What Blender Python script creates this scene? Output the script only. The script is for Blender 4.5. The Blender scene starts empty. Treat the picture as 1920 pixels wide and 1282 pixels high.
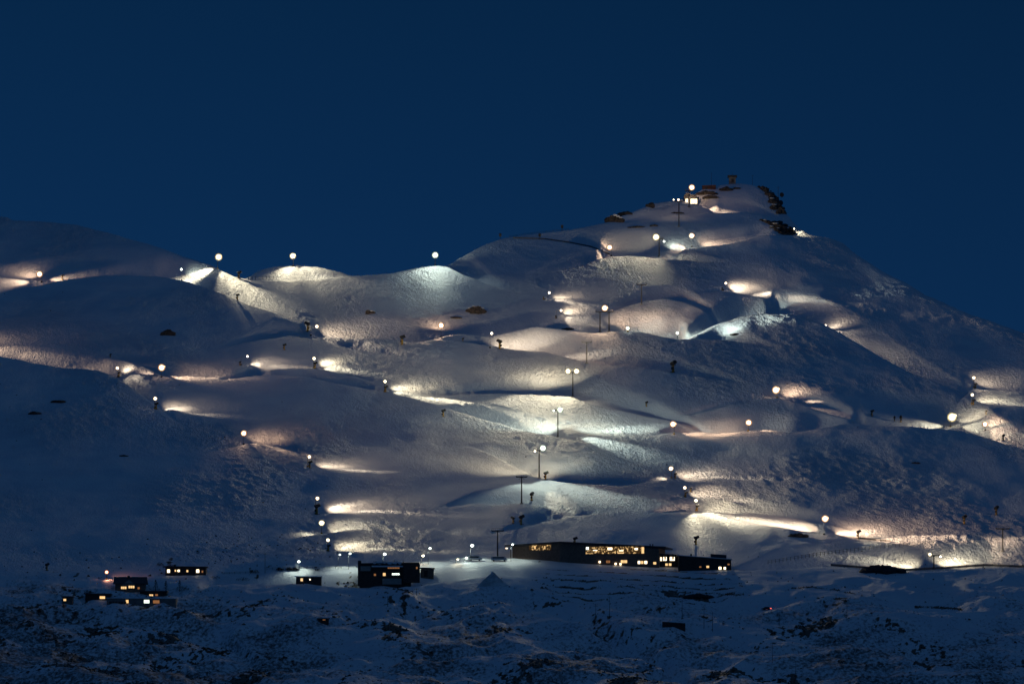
import bpy, bmesh, math, random
import numpy as np
from mathutils import Vector, Matrix
random.seed(7); rng = np.random.default_rng(7)
SC = bpy.context.scene; COL = SC.collection

# ---------------------------------------------------------------- camera
# telephoto view across the valley; F is the focal length in pixels of the 1920 px wide photograph
F = 9600.0; VH = 1300.0; CX = 960.0
cam = bpy.data.cameras.new('camera'); cam_o = bpy.data.objects.new('camera', cam); COL.objects.link(cam_o)
cam.sensor_width = 36; cam.lens = 180; cam.shift_y = (VH - 641) / 1920.0
cam.clip_start = 5; cam.clip_end = 40000
cam_o.location = (0, 0, 0); cam_o.rotation_euler = (math.radians(90), 0, 0)
SC.camera = cam_o

# ---------------------------------------------------------------- sky (dusk, after sunset)
W = bpy.data.worlds.new("World"); SC.world = W; W.use_nodes = True
nt = W.node_tree; nt.nodes.clear()
tc = nt.nodes.new('ShaderNodeTexCoord'); sep = nt.nodes.new('ShaderNodeSeparateXYZ')
ramp = nt.nodes.new('ShaderNodeValToRGB'); bg = nt.nodes.new('ShaderNodeBackground'); out = nt.nodes.new('ShaderNodeOutputWorld')
nt.links.new(tc.outputs['Generated'], sep.inputs[0]); nt.links.new(sep.outputs['Z'], ramp.inputs['Fac'])
els = ramp.color_ramp.elements
def skyc(p, c):
    e = els.new(p); e.color = (*c, 1)
els[0].position = 0.0; els[0].color = (0.0045, 0.031, 0.098, 1)
els[1].position = 1.0; els[1].color = (0.0054, 0.0214, 0.0610, 1)
skyc(0.060, (0.0040, 0.0280, 0.0920)); skyc(0.10, (0.0029, 0.0232, 0.0765)); skyc(0.135, (0.0022, 0.0195, 0.0630))
skyc(0.30, (0.0050, 0.0218, 0.0640))
mrx = nt.nodes.new('ShaderNodeMapRange'); mrx.inputs['From Min'].default_value = -0.12; mrx.inputs['From Max'].default_value = 0.12; mrx.inputs['To Min'].default_value = 1.04; mrx.inputs['To Max'].default_value = 0.86
nt.links.new(sep.outputs['X'], mrx.inputs['Value']); vm = nt.nodes.new('ShaderNodeVectorMath'); vm.operation = 'SCALE'
nt.links.new(ramp.outputs['Color'], vm.inputs[0]); nt.links.new(mrx.outputs[0], vm.inputs['Scale']); nt.links.new(vm.outputs[0], bg.inputs['Color']); bg.inputs['Strength'].default_value = 1.0
nt.links.new(bg.outputs[0], out.inputs['Surface'])

# faint directional skylight: the brighter part of the dusk sky behind the camera
sun = bpy.data.lights.new('sun', 'SUN'); sun.energy = 0.05; sun.angle = math.radians(25); sun.color = (0.22, 0.52, 1.0)
sun_o = bpy.data.objects.new('sun', sun); COL.objects.link(sun_o)
sun_o.rotation_euler = (math.radians(52), 0, math.radians(38))

SC.view_settings.view_transform = 'Standard'; SC.view_settings.look = 'None'
SC.view_settings.exposure = 0.0; SC.view_settings.gamma = 1.0
SC.cycles.use_denoising = True
try: SC.cycles.denoiser = 'OPENIMAGEDENOISE'; SC.cycles.denoising_input_passes = 'RGB_ALBEDO_NORMAL'
except Exception: pass
SC.cycles.use_light_tree = True
SC.cycles.sample_clamp_indirect = 0.5; SC.cycles.sample_clamp_direct = 12.0
SC.cycles.max_bounces = 4; SC.cycles.diffuse_bounces = 2; SC.cycles.volume_bounces = 0

# ---------------------------------------------------------------- materials
def mat(name, col, rough=0.7, metal=0.0, emit=None, es=0.0, var=0.0, vscale=3.0, col2=None):
    m = bpy.data.materials.new(name); m.use_nodes = True; n = m.node_tree; b = n.nodes['Principled BSDF']
    b.inputs['Base Color'].default_value = (*col, 1); b.inputs['Roughness'].default_value = rough; b.inputs['Metallic'].default_value = metal
    if var or col2:
        t = n.nodes.new('ShaderNodeTexCoord'); nz = n.nodes.new('ShaderNodeTexNoise'); nz.inputs['Scale'].default_value = vscale; nz.inputs['Detail'].default_value = 5
        r = n.nodes.new('ShaderNodeValToRGB'); r.color_ramp.elements[0].position = 0.38; r.color_ramp.elements[1].position = 0.62
        c2 = col2 or tuple(c * (1 - var) for c in col)
        r.color_ramp.elements[0].color = (*c2, 1); r.color_ramp.elements[1].color = (*col, 1)
        n.links.new(t.outputs['Object'], nz.inputs['Vector']); n.links.new(nz.outputs['Fac'], r.inputs['Fac']); n.links.new(r.outputs['Color'], b.inputs['Base Color'])
    if emit:
        b.inputs['Emission Color'].default_value = (*emit, 1); b.inputs['Emission Strength'].default_value = es
        if emit: m.cycles.emission_sampling = 'NONE'
    return m
M = {}
M['steel'] = mat('galvanised_steel', (0.24, 0.24, 0.25), 0.5, 0.6, var=0.3)
M['dark'] = mat('dark_steel', (0.04, 0.04, 0.045), 0.6, 0.3, var=0.3)
M['yellow'] = mat('yellow_padding', (0.55, 0.33, 0.05), 0.7, var=0.35)
M['black'] = mat('black_paint', (0.02, 0.02, 0.022), 0.5, var=0.2)
M['rock'] = mat('dark_schist', (0.09, 0.07, 0.06), 0.9, var=0.6, vscale=0.6, col2=(0.025, 0.022, 0.022))
M['snowcap'] = mat('settled_snow', (0.82, 0.83, 0.86), 0.7, var=0.08, vscale=1.0)
M['concrete'] = mat('concrete', (0.30, 0.29, 0.28), 0.9, var=0.2)
M['darkwall'] = mat('dark_timber_cladding', (0.055, 0.045, 0.04), 0.8, var=0.35, vscale=0.8)
M['brown'] = mat('brown_cladding', (0.20, 0.14, 0.105), 0.8, var=0.25, vscale=0.8)
M['greywall'] = mat('grey_panel_wall', (0.20, 0.19, 0.18), 0.8, var=0.2, vscale=0.8)
M['palewall'] = mat('pale_render_wall', (0.34, 0.31, 0.28), 0.85, var=0.15, vscale=0.8)
M['roof'] = mat('dark_metal_roof', (0.05, 0.05, 0.055), 0.45, 0.4, var=0.2)
M['rust'] = mat('rusty_shed_cladding', (0.11, 0.045, 0.035), 0.8, var=0.3)
M['white'] = mat('white_paint', (0.7, 0.7, 0.68), 0.35, var=0.05)
M['glass'] = mat('dark_window_glass', (0.02, 0.025, 0.03), 0.08)
M['tyre'] = mat('tyre_rubber', (0.015, 0.015, 0.015), 0.85)
M['needle'] = mat('conifer_needles', (0.035, 0.055, 0.03), 0.9, var=0.4)
M['bark'] = mat('conifer_bark', (0.06, 0.045, 0.035), 0.9, var=0.3)
M['scrub'] = mat('tussock_scrub', (0.085, 0.065, 0.04), 0.95, var=0.5, vscale=0.15, col2=(0.035, 0.03, 0.022))
M['heap'] = mat('gravel_heap', (0.045, 0.042, 0.045), 0.95, var=0.4, vscale=0.5)
M['net'] = mat('grey_netting', (0.16, 0.16, 0.17), 0.9)
WARM = (1.0, 0.64, 0.38); SODIUM = (1.0, 0.68, 0.43); CREAM = (1.0, 0.79, 0.54); COOL = (0.86, 1.0, 0.84); RED = (1.0, 0.42, 0.22); YEL = (1.0, 0.87, 0.58)
LAMPC = {'warm': WARM, 'sodium': SODIUM, 'cream': CREAM, 'cool': COOL, 'red': RED, 'yel': YEL}
for k, c in LAMPC.items(): M['lens_' + k] = mat('lit_lens_' + k, (0.8, 0.8, 0.8), 0.3, emit=c, es=9.0); M['ring_' + k] = mat('glow_ring_' + k, (0.8, 0.8, 0.8), 0.3, emit=(c[0], c[1]**1.6, c[2]**1.7), es=0.85); M['outer_' + k] = mat('outer_ring_' + k, (0.3, 0.3, 0.3), 0.6, emit=(c[0], c[1]**1.8, c[2]**2.0), es=0.42)  # ring emission paints the halo of glow round each lens
M['win_warm'] = mat('lit_window_warm', (0.3, 0.25, 0.2), 0.3, emit=(1.0, 0.62, 0.26), es=1.1)
M['win_dim'] = mat('dim_lit_window', (0.2, 0.15, 0.1), 0.3, emit=(1.0, 0.42, 0.14), es=0.25)
M['win_bright'] = mat('bright_lit_window', (0.3, 0.3, 0.3), 0.3, emit=(1.0, 0.80, 0.5), es=3.0)
M['win_white'] = mat('white_lit_window', (0.3, 0.3, 0.3), 0.3, emit=(0.85, 1.0, 0.85), es=2.0)
M['tail'] = mat('red_tail_light', (0.3, 0.02, 0.02), 0.3, emit=(1.0, 0.12, 0.08), es=3.0)
def glitter(name, c1, dens, es):   # a glazed hall seen from far: dark panes with scattered lit spots of the room behind
    m = mat(name, (0.02, 0.018, 0.015), 0.15); n = m.node_tree; b = n.nodes['Principled BSDF']
    t = n.nodes.new('ShaderNodeTexCoord'); v = n.nodes.new('ShaderNodeTexNoise'); v.inputs['Scale'].default_value = 1.1; v.inputs['Detail'].default_value = 3
    r = n.nodes.new('ShaderNodeValToRGB'); r.color_ramp.elements[0].position = dens; r.color_ramp.elements[1].position = dens + 0.12
    r.color_ramp.elements[0].color = (0.05 * c1[0], 0.04 * c1[1], 0.02 * c1[2], 1); r.color_ramp.elements[1].color = (*c1, 1)
    n.links.new(t.outputs['Object'], v.inputs['Vector']); n.links.new(v.outputs['Fac'], r.inputs['Fac'])
    n.links.new(r.outputs['Color'], b.inputs['Emission Color']); b.inputs['Emission Strength'].default_value = es
    return m
M['hall'] = glitter('lit_hall_glazing', (1.0, 0.62, 0.25), 0.52, 0.9)

# ---------------------------------------------------------------- mesh helpers
class MB:
    def __init__(s): s.v = []; s.f = []
    def add(s, vs, fs):
        o = len(s.v); s.v += [tuple(p) for p in vs]; s.f += [tuple(i + o for i in f) for f in fs]; return s
    def box(s, x0, y0, z0, x1, y1, z1):
        return s.add([(x0,y0,z0),(x1,y0,z0),(x1,y1,z0),(x0,y1,z0),(x0,y0,z1),(x1,y0,z1),(x1,y1,z1),(x0,y1,z1)],
                     [(0,3,2,1),(4,5,6,7),(0,1,5,4),(1,2,6,5),(2,3,7,6),(3,0,4,7)])
    def tube(s, a, b, r0, r1=None, n=8, cap=True):
        a = Vector(a); b = Vector(b); r1 = r0 if r1 is None else r1
        d = (b - a).normalized(); u = d.cross(Vector((0, 0, 1)))
        if u.length < 1e-3: u = Vector((1, 0, 0))
        u.normalize(); w = d.cross(u)
        vs = [a + (u*math.cos(2*math.pi*i/n) + w*math.sin(2*math.pi*i/n))*r0 for i in range(n)] + [b + (u*math.cos(2*math.pi*i/n) + w*math.sin(2*math.pi*i/n))*r1 for i in range(n)]
        fs = [(i, (i+1) % n, n+(i+1) % n, n+i) for i in range(n)]
        if cap: fs += [tuple(range(n-1, -1, -1)), tuple(range(n, 2*n))]
        return s.add(vs, fs)
    def beam(s, a, b, w, h):   # rectangular bar from a to b
        a = Vector(a); b = Vector(b); d = (b - a).normalized(); u = d.cross(Vector((0, 0, 1)))
        if u.length < 1e-3: u = Vector((1, 0, 0))
        u.normalize(); k = u.cross(d); u *= w/2; k *= h/2
        vs = [a-u-k, a+u-k, a+u+k, a-u+k, b-u-k, b+u-k, b+u+k, b-u+k]
        return s.add(vs, [(0,3,2,1),(4,5,6,7),(0,1,5,4),(1,2,6,5),(2,3,7,6),(3,0,4,7)])
    def lathe(s, prof, axis_o=(0,0,0), axis=(0,0,1), n=12):
        d = Vector(axis).normalized(); u = d.cross(Vector((0, 0, 1)))
        if u.length < 1e-3: u = Vector((1, 0, 0))
        u.normalize(); w = d.cross(u); o = Vector(axis_o); vs = []
        for t, r in prof:
            for i in range(n): vs.append(o + d*t + (u*math.cos(2*math.pi*i/n) + w*math.sin(2*math.pi*i/n))*r)
        fs = [(j*n+i, j*n+(i+1) % n, (j+1)*n+(i+1) % n, (j+1)*n+i) for j in range(len(prof)-1) for i in range(n)]
        fs += [tuple(range(n-1, -1, -1)), tuple(range((len(prof)-1)*n, len(prof)*n))]
        return s.add(vs, fs)
    def blob(s, c, rx, ry, rz, nu=8, nv=5, jit=0.2, half=False):
        vs = []; fs = []
        for j in range(nv + 1):
            ph = math.pi * j / nv
            for i in range(nu):
                a = 2*math.pi*i/nu; k = 1 + random.uniform(-jit, jit)
                z = math.cos(ph)
                vs.append((c[0] + rx*k*math.sin(ph)*math.cos(a), c[1] + ry*k*math.sin(ph)*math.sin(a), c[2] + rz*k*z))
        fs = [(j*nu+i, j*nu+(i+1) % nu, (j+1)*nu+(i+1) % nu, (j+1)*nu+i) for j in range(nv) for i in range(nu)]
        return s.add(vs, fs)
    def prism(s, pts, y0, y1):   # polygon in xz extruded along y
        n = len(pts); vs = [(x, y0, z) for x, z in pts] + [(x, y1, z) for x, z in pts]
        return s.add(vs, [tuple(range(n)), tuple(range(2*n-1, n-1, -1))] + [(i, n+i, n+(i+1) % n, (i+1) % n) for i in range(n)])
    def slab(s, pts, z0, z1):    # polygon in xy; z per vertex or constant
        n = len(pts); g = lambda z, i: z[i] if hasattr(z, '__len__') else z
        vs = [(p[0], p[1], g(z0, i)) for i, p in enumerate(pts)] + [(p[0], p[1], g(z1, i)) for i, p in enumerate(pts)]
        return s.add(vs, [tuple(range(n-1, -1, -1)), tuple(range(n, 2*n))] + [(i, (i+1) % n, n+(i+1) % n, n+i) for i in range(n)])
    def build(s, name, m, parent=None, loc=(0,0,0), smooth=False, fix=True):
        me = bpy.data.meshes.new(name); me.from_pydata(s.v, [], s.f)
        if fix:
            bm = bmesh.new(); bm.from_mesh(me); bmesh.ops.recalc_face_normals(bm, faces=bm.faces); bm.to_mesh(me); bm.free()
        me.materials.append(M[m] if isinstance(m, str) else m)
        if smooth: me.polygons.foreach_set('use_smooth', [True]*len(me.polygons))
        o = bpy.data.objects.new(name, me); COL.objects.link(o); o.location = loc
        if parent: o.parent = parent
        return o
def tag(o, label, cat=None, group=None, kind=None):
    if label: o['label'] = label
    if cat: o['category'] = cat
    if group: o['group'] = group
    if kind: o['kind'] = kind
    return o
def empty(name, loc=(0,0,0), rz=0.0):
    o = bpy.data.objects.new(name, None); COL.objects.link(o); o.location = loc; o.rotation_euler = (0, 0, rz); return o
def copy_tree(o, parent=None):
    c = o.copy(); COL.objects.link(c)
    if parent: c.parent = parent
    for ch in [x for x in bpy.data.objects if x.parent == o and x != c]: copy_tree(ch, c)
    return c

# ---------------------------------------------------------------- terrain
# each crest: (px, row, dip) read off the photograph's ridge lines; the row fixes how far up the slope it lies
CR = [
 # lower ground
 [(-400,1128,6),(0,1143,6),(180,1166,8),(330,1182,8),(420,1198,8),(480,1235,6),(530,1275,0)],
 [(560,1262,0),(640,1252,4),(760,1235,6),(900,1222,6),(1000,1215,0)],
 [(560,1196,0),(640,1182,4),(760,1150,5),(860,1136,6),(960,1128,7),(1020,1140,8),(1080,1162,8),(1150,1200,8),(1250,1245,8),(1340,1290,6),(1400,1330,0)],
 [(1150,1180,0),(1300,1190,4),(1420,1205,3),(1500,1215,0)],
 [(1360,1240,0),(1500,1225,5),(1650,1250,6),(1800,1265,4),(2300,1270,3)],
 [(360,1110,0),(400,1093,7),(480,1090,9),(560,1093,9),(640,1099,8),(720,1103,7),(800,1090,7),(880,1081,6),(940,1078,5),(1000,1082,0)],
 [(1380,1068,0),(1440,1066,8),(1560,1060,10),(1640,1067,10),(1700,1070,12),(1760,1068,13),(1850,1062,13),(1920,1066,12),(2300,1075,8)],
 # lower right pistes
 [(1200,970,0),(1310,955,5),(1400,958,5),(1480,968,5),(1560,983,3),(1630,998,0)],
 [(1255,938,0),(1290,929,4),(1330,930,5),(1400,941,3),(1460,952,0)],
 [(1225,899,0),(1262,894,4),(1300,898,3),(1350,905,0)],
 [(1225,818,0),(1265,808,4),(1320,805,5),(1385,806,5),(1432,803,8),(1485,813,7),(1540,803,7),(1590,790,11),(1640,795,13),(1720,800,14),(1780,800,14),(1830,810,12),(1890,830,9),(1960,855,8),(2300,900,6)],
 [(1230,785,0),(1350,762,3),(1455,743,6),(1500,757,7),(1560,776,6),(1610,787,3),(1650,795,0)],
 [(1240,650,0),(1290,632,4),(1340,606,8),(1390,591,10),(1430,587,10),(1480,591,10),(1550,611,10),(1600,636,10),(1660,669,10),(1710,697,8),(1770,722,5),(1840,745,0)],
 [(1790,760,0),(1820,727,8),(1860,732,9),(1920,735,9),(2300,740,9)],
 # long middle crest
 [(560,630,0),(600,626,6),(650,630,8),(720,633,9),(780,641,9),(815,638,9),(850,630,10),(920,629,10),(960,620,11),(1000,611,12),(1060,616,11),(1110,621,9),(1190,619,10),(1250,633,9),(1300,634,8),(1380,638,7),(1450,652,0)],
 [(840,640,0),(900,648,4),(960,652,8),(1020,656,9),(1100,674,11),(1160,685,11),(1240,695,8),(1320,706,4),(1400,720,0)],
 [(715,735,0),(800,743,2),(880,739,4),(960,736,7),(1040,738,11),(1075,742,13),(1100,755,13),(1150,767,11),(1220,779,7),(1290,791,3),(1340,800,0)],
 [(820,766,0),(880,779,5),(940,793,7),(1000,808,7),(1040,818,5),(1080,830,0)],
 [(880,836,0),(925,850,5),(965,872,7),(1005,895,8),(1050,903,7),(1110,904,6),(1180,904,4),(1240,900,0)],
 [(830,950,0),(890,940,5),(960,941,6),(1010,946,6),(1050,958,5),(1090,965,3),(1130,958,0)],
 [(910,1004,0),(980,986,4),(1020,975,5),(1080,968,4),(1150,962,0)],
 # left middle
 [(-400,600,8),(-60,655,8),(0,668,9),(60,680,9),(110,688,9),(160,692,9),(200,701,9),(240,722,8),(280,747,6),(330,790,0)],
 [(150,668,0),(200,670,3),(230,677,6),(270,690,7),(305,706,6),(340,704,5),(400,706,4),(450,703,0)],
 [(400,716,0),(470,703,5),(540,704,7),(600,711,5),(680,723,3),(735,735,0)],
 [(440,686,0),(500,691,4),(560,689,4),(595,688,5),(650,700,3),(710,712,0)],
 [(410,648,0),(480,636,5),(540,627,7),(590,630,8),(650,648,6),(720,662,3),(780,672,0)],
 [(370,852,0),(430,838,4),(470,830,6),(520,834,6),(560,848,4),(590,866,0)],
 [(255,770,0),(300,764,4),(350,768,3),(410,777,0)],
 [(530,1008,0),(580,1000,4),(605,998,5),(650,993,4),(700,985,0)],
 [(575,1038,0),(615,1030,4),(660,1032,3),(720,1034,0)],
 [(560,975,0),(598,961,4),(640,960,2),(690,966,0)],
 # upper left
 [(-400,590,10),(0,545,10),(50,535,10),(115,524,10),(200,516,11),(260,518,12),(300,519,12),(340,524,12),(380,535,11),(420,548,10),(470,572,8),(530,594,6),(580,611,2),(610,620,0)],
 [(430,523,0),(480,524,5),(560,523,6),(640,519,4),(710,515,0)],
 [(730,513,0),(770,502,4),(800,495,9),(820,493,10),(850,503,9),(880,517,10),(920,532,4),(970,545,0)],
 # upper right
 [(1000,513,0),(1030,509,5),(1080,503,7),(1120,487,9),(1150,478,11),(1200,477,11),(1240,480,8),(1300,488,4),(1350,492,0)],
 [(1235,473,0),(1290,463,5),(1350,460,7),(1395,453,6),(1420,443,6),(1480,446,0)],
 [(1400,448,0),(1480,441,5),(1520,443,7),(1560,449,4),(1620,490,0)],
 [(925,452,0),(970,446,4),(1020,448,7),(1070,455,7),(1110,463,6),(1150,478,0)],
 [(1140,417,0),(1210,410,4),(1280,402,5),(1340,398,6),(1400,396,6),(1440,405,3),(1480,425,0)],
 [(1205,394,0),(1250,388,4),(1290,380,6),(1315,383,7),(1340,395,4),(1365,399,0)],
 [(1100,596,0),(1160,578,3),(1200,563,5),(1250,557,6),(1290,563,5),(1330,584,3),(1385,606,0)],
 [(1330,546,0),(1360,543,5),(1420,553,5),(1490,572,0)],
]
SKYL = [(-400,380),(-60,408),(-10,407),(12,406),(25,413),(60,415),(100,416),(150,422),(200,435),(260,452),(300,463),(350,481),(400,498),(440,517),(462,521),(480,507),(520,498),(560,496),(600,500),(640,510),(662,517),(700,515),(740,511),(775,502),(800,497),(838,497),(870,478),(900,462),(935,448),(960,443),(1000,438),(1050,432),(1100,424),(1140,415),(1165,404),(1210,388),(1225,380),(1260,376),(1290,372),(1318,352),(1345,346),(1390,342),(1415,346),(1440,362),(1460,385),(1480,405),(1495,424),(1522,441),(1560,447),(1582,455),(1610,478),(1660,510),(1705,532),(1735,553),(1800,580),(1860,602),(1920,622),(2300,740)]
def Yb(v): return np.interp(v, [330, 1060, 1200, 1340], [3560, 2600, 2400, 2150])

def gnoise(x, y, seed):
    r = np.random.default_rng(seed); P = r.permutation(512); G = r.uniform(0, 2*np.pi, 512)
    xi = np.floor(x).astype(np.int64); yi = np.floor(y).astype(np.int64); xf = x - xi; yf = y - yi
    def g(ix, iy, dx, dy):
        a = G[P[(P[ix & 511] + iy) & 511]]; return np.cos(a)*dx + np.sin(a)*dy
    u = xf*xf*xf*(xf*(xf*6-15)+10); w = yf*yf*yf*(yf*(yf*6-15)+10)
    a = g(xi, yi, xf, yf); b = g(xi+1, yi, xf-1, yf); c = g(xi, yi+1, xf, yf-1); d = g(xi+1, yi+1, xf-1, yf-1)
    return (a*(1-u)+b*u)*(1-w) + (c*(1-u)+d*u)*w
def fbm(x, y, seed, oct=4):
    s = 0; a = 1.0
    for i in range(oct): s = s + a*gnoise(x*2**i, y*2**i, seed+i); a *= 0.5
    return s
def pchip(x, y, xn):
    h = np.diff(x); d = np.diff(y)/h; m = np.zeros_like(y)
    for i in range(1, len(x)-1):
        if d[i-1]*d[i] > 0:
            w1 = 2*h[i]+h[i-1]; w2 = h[i]+2*h[i-1]; m[i] = (w1+w2)/(w1/d[i-1]+w2/d[i])
    m[0] = d[0]; m[-1] = d[-1]
    k = np.clip(np.searchsorted(x, xn) - 1, 0, len(x)-2); t = (xn-x[k])/h[k]
    return (2*t**3-3*t**2+1)*y[k] + (t**3-2*t**2+t)*h[k]*m[k] + (-2*t**3+3*t**2)*y[k+1] + (t**3-t**2)*h[k]*m[k+1]

cols = np.concatenate([np.arange(-1800, -140, 40), np.arange(-140, 2062, 2.0), np.arange(2100, 3760, 40)]).astype(float)
rows = np.concatenate([[150, 600, 1000, 1400, 1700, 1900, 2000, 2060, 2100], np.arange(2130, 3660, 1.7), [3680, 3720, 3780, 3900, 4200, 5000, 7000, 12000]])
fine = (rows >= 2130) & (rows < 3660)
NC, NR = len(cols), len(rows)
def smooth(A, s, ax):
    n = int(3*s) + 1; k = np.exp(-0.5*(np.arange(-n, n+1)/s)**2); k /= k.sum()
    return np.apply_along_axis(lambda a: np.convolve(np.pad(a, n, mode='edge'), k, 'valid'), ax, A)

def gsm(a, n):      # smooth along the columns
    k = np.exp(-0.5*(np.arange(-3*n, 3*n+1)/n)**2); k /= k.sum(); return np.convolve(np.pad(a, 3*n, mode='edge'), k, 'valid')
sky_v = gsm(np.interp(cols, [p[0] for p in SKYL], [p[1] for p in SKYL]), 2)
cv, cd = [], []
for c in CR:
    xs = [p[0] for p in c]
    v = gsm(np.interp(cols, xs, [p[1] for p in c]), 3); d = gsm(np.interp(cols, xs, [p[2] for p in c]), 12)*0.72
    d = np.clip(d, 0, None)*np.clip((v - sky_v - 2)/8, 0, 1); cv.append(v); cd.append(d)
cv = np.array(cv); cd = np.array(cd); cy = Yb(cv); sky_y = Yb(sky_v)
base = np.interp(rows, [1400, 2150, 2400, 2600, 3560, 3700], [1420, 1340, 1200, 1060, 330, 223])
V = np.repeat(base[:, None], NC, 1)
for k in range(len(CR)):
    w = 9.0*cd[k]
    for m in range(len(CR)):
        if m == k: continue
        gap = cy[m] - cy[k]
        lim = np.where(gap > 0, gap + 260*(1 - np.clip(cd[m]/2.5, 0, 1)), 1e9)
        w = np.minimum(w, lim)
    w = np.minimum(w, np.maximum(sky_y - cy[k], 0)); w = gsm(w, 3)
    dd = np.minimum(cd[k], w/6.0); amp = dd + 0.33*w/1.33
    t = (rows[:, None] - cy[k][None, :])/np.maximum(w, 0.01)[None, :]; tt = np.clip(t, 0, 1)
    V = V + amp[None, :]*6.75*tt*(1 - tt)**2*(w > 0.5)[None, :]
fall = np.interp(rows[:, None] - sky_y[None, :], [0, 60, 260, 900, 9000], [0, 24, 150, 420, 900])
V = np.where(rows[:, None] > sky_y[None, :], np.minimum(sky_v[None, :] + fall, 1260), V)
V[fine] = smooth(V[fine], 1.8, 1)
V[fine] = smooth(V[fine], 1.3, 0)
Yg = np.repeat(rows[:, None], NC, 1); Xg = (cols[None, :] - CX)/F*Yg
Zg = (VH - V)/F*Yg
near = rows < 2130
nz_ = np.clip((2150 - Yg)/1500, 0, 1); Zg = np.where(near[:, None], Zg - 60*np.sin(nz_*np.pi)**2, Zg)
Zg = np.where(Yg < 700, -6 - 0.03*Yg, Zg)
# undulations, gullies and moguls
low = np.clip((2640 - Yg)/60, 0, 1); up = 1 - low
SKY_Y = Yb(np.interp(cols, [p[0] for p in SKYL], [p[1] for p in SKYL]))[None, :]
keep = np.clip(np.abs(Yg - SKY_Y)/60, 0.25, 1)
on = (~near[:, None]) * (Yg < 3700)
und = fbm(Xg/70, Yg/120, 11, 3)*2.2*up*keep + fbm(Xg/26, Yg/55, 21, 3)*0.55*up
mogmask = np.clip(0.55 + 1.6*fbm(Xg/90, Yg/170, 33, 2), 0.08, 1)
rx = Xg*0.85 + Yg*0.35; ry = -Xg*0.3 + Yg*0.8
mog = (gnoise(rx/5.0, ry/8.5, 41)*0.48 + gnoise(rx/2.7, ry/4.8, 42)*0.36)*mogmask*up
flat = np.clip(1 - np.abs(V - 1066)/22, 0, 1)*((cols[None, :] > 480) & (cols[None, :] < 1400))
rough = ((0.5-np.abs(fbm(Xg/60 + 0.3*fbm(Xg/90, Yg/90, 5, 2), Yg/90, 51, 3)))*8.0 - 3.4 + fbm(Xg/13, Yg/22, 61, 4)*1.5)*low*np.clip((2600-Yg)/80, 0.10, 1)
rough = rough + fbm(Xg/95 + 0.4*Yg/95, Yg/150, 58, 2)*10*low*np.clip((2560-Yg)/120, 0, 1)
Zg = Zg + on*(und + mog + rough)*(1 - 0.9*flat)
# stepped terraces of the car park below the big lodge
Vt = VH - Zg*F/Yg
tx = np.clip((cols-985)/50, 0, 1)*np.clip((1420-cols)/60, 0, 1); ter = tx[None, :]*((V > 1066) & (V < 1122))*on
step = ((V - 1066 - 0.05*(cols[None, :]-1000))/8.5); stf = step - np.floor(step)
Zg = Zg + ter*(np.where(stf < 0.75, 0, (stf-0.75)*4) - stf)*1.1
Vp = VH - Zg*F/Yg            # image row of every ground vertex, used to find the ground under a picture point
def ground(px, v):
    """ground point seen at (px, v): nearest terrain along that line"""
    j = (px + 140)/2 + 42 if False else np.interp(px, cols, np.arange(NC)); j0 = int(np.clip(math.floor(j), 0, NC-2)); t = j - j0
    c = Vp[:, j0]*(1-t) + Vp[:, j0+1]*t
    ok = np.where((c <= v) & (rows >= 2130))[0]
    if len(ok) == 0:
        i = int(np.argmin(np.where((rows >= 2130) & (rows < 3700), c, 1e9))); y = rows[i]; vv = c[i]
    else:
        i = ok[0]; a, b = c[i-1], c[i]; f_ = 0 if a == b else np.clip((a-v)/(a-b), 0, 1); y = rows[i-1] + (rows[i]-rows[i-1])*f_; vv = v
    return Vector(((px-CX)/F*y, float(y), (VH-vv)/F*float(y)))
def zat(x, y):
    i = np.interp(y, rows, np.arange(NR)); i0 = int(min(math.floor(i), NR-2)); ti = i - i0
    px = CX + x/y*F; j = np.interp(px, cols, np.arange(NC)); j0 = int(min(math.floor(j), NC-2)); tj = j - j0
    return float((Zg[i0, j0]*(1-tj) + Zg[i0, j0+1]*tj)*(1-ti) + (Zg[i0+1, j0]*(1-tj) + Zg[i0+1, j0+1]*tj)*ti)

# where scrub and bare ground show through the snow
sc_ = np.clip(2.3*(fbm(Xg/34, Yg/60, 71, 4)) + 1.5*fbm(Xg/3.2, Yg/6.5, 81, 3), -2, 2)
px_ = np.repeat(cols[None, :], NR, 0)
bias = np.interp(Vp, [1085, 1110, 1150, 1200, 1290], [-1.3, -0.95, -0.85, -0.8, -0.7])
bias = bias + 0.55*np.clip((620-px_)/500, 0, 1)*np.clip((Vp-1100)/60, 0, 1) - 0.15*np.clip((px_-1400)/300, 0, 1) - 0.5*np.clip((px_-1000)/60, 0, 1)*np.clip((1130-Vp)/20, 0, 1)
slope = np.abs(np.gradient(Zg, axis=0)/np.gradient(Yg, axis=0))
scrub = np.clip((sc_ + bias + 0.5*(slope-0.3))*3.2, 0, 1)*np.clip((2640-Yg)/30, 0, 1)
scrub = np.maximum(scrub, ter*(stf > 0.58)*np.clip(0.62+1.2*fbm(Xg/14, Yg/5, 91, 3), 0, 1))
def band(pts, w, val=1.0):
    global scrub
    c = np.interp(cols, [p[0] for p in pts], [p[1] for p in pts])[None, :]
    m = (np.abs(Vp - c) < w) & (cols[None, :] > pts[0][0]) & (cols[None, :] < pts[-1][0])
    scrub = np.where(m & on.astype(bool), np.maximum(scrub, val*np.clip(0.75+0.9*fbm(Xg/8, Yg/12, 95, 2), 0, 1)), scrub)
band([(1240,1107),(1310,1112),(1395,1114)], 2.0)
band([(1245,1113),(1290,1119),(1330,1126)], 3.5)
band([(1485,1102),(1520,1100),(1560,1104),(1617,1116)], 1.6)
band([(1715,1137),(1790,1140),(1805,1143)], 2.2)

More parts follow.
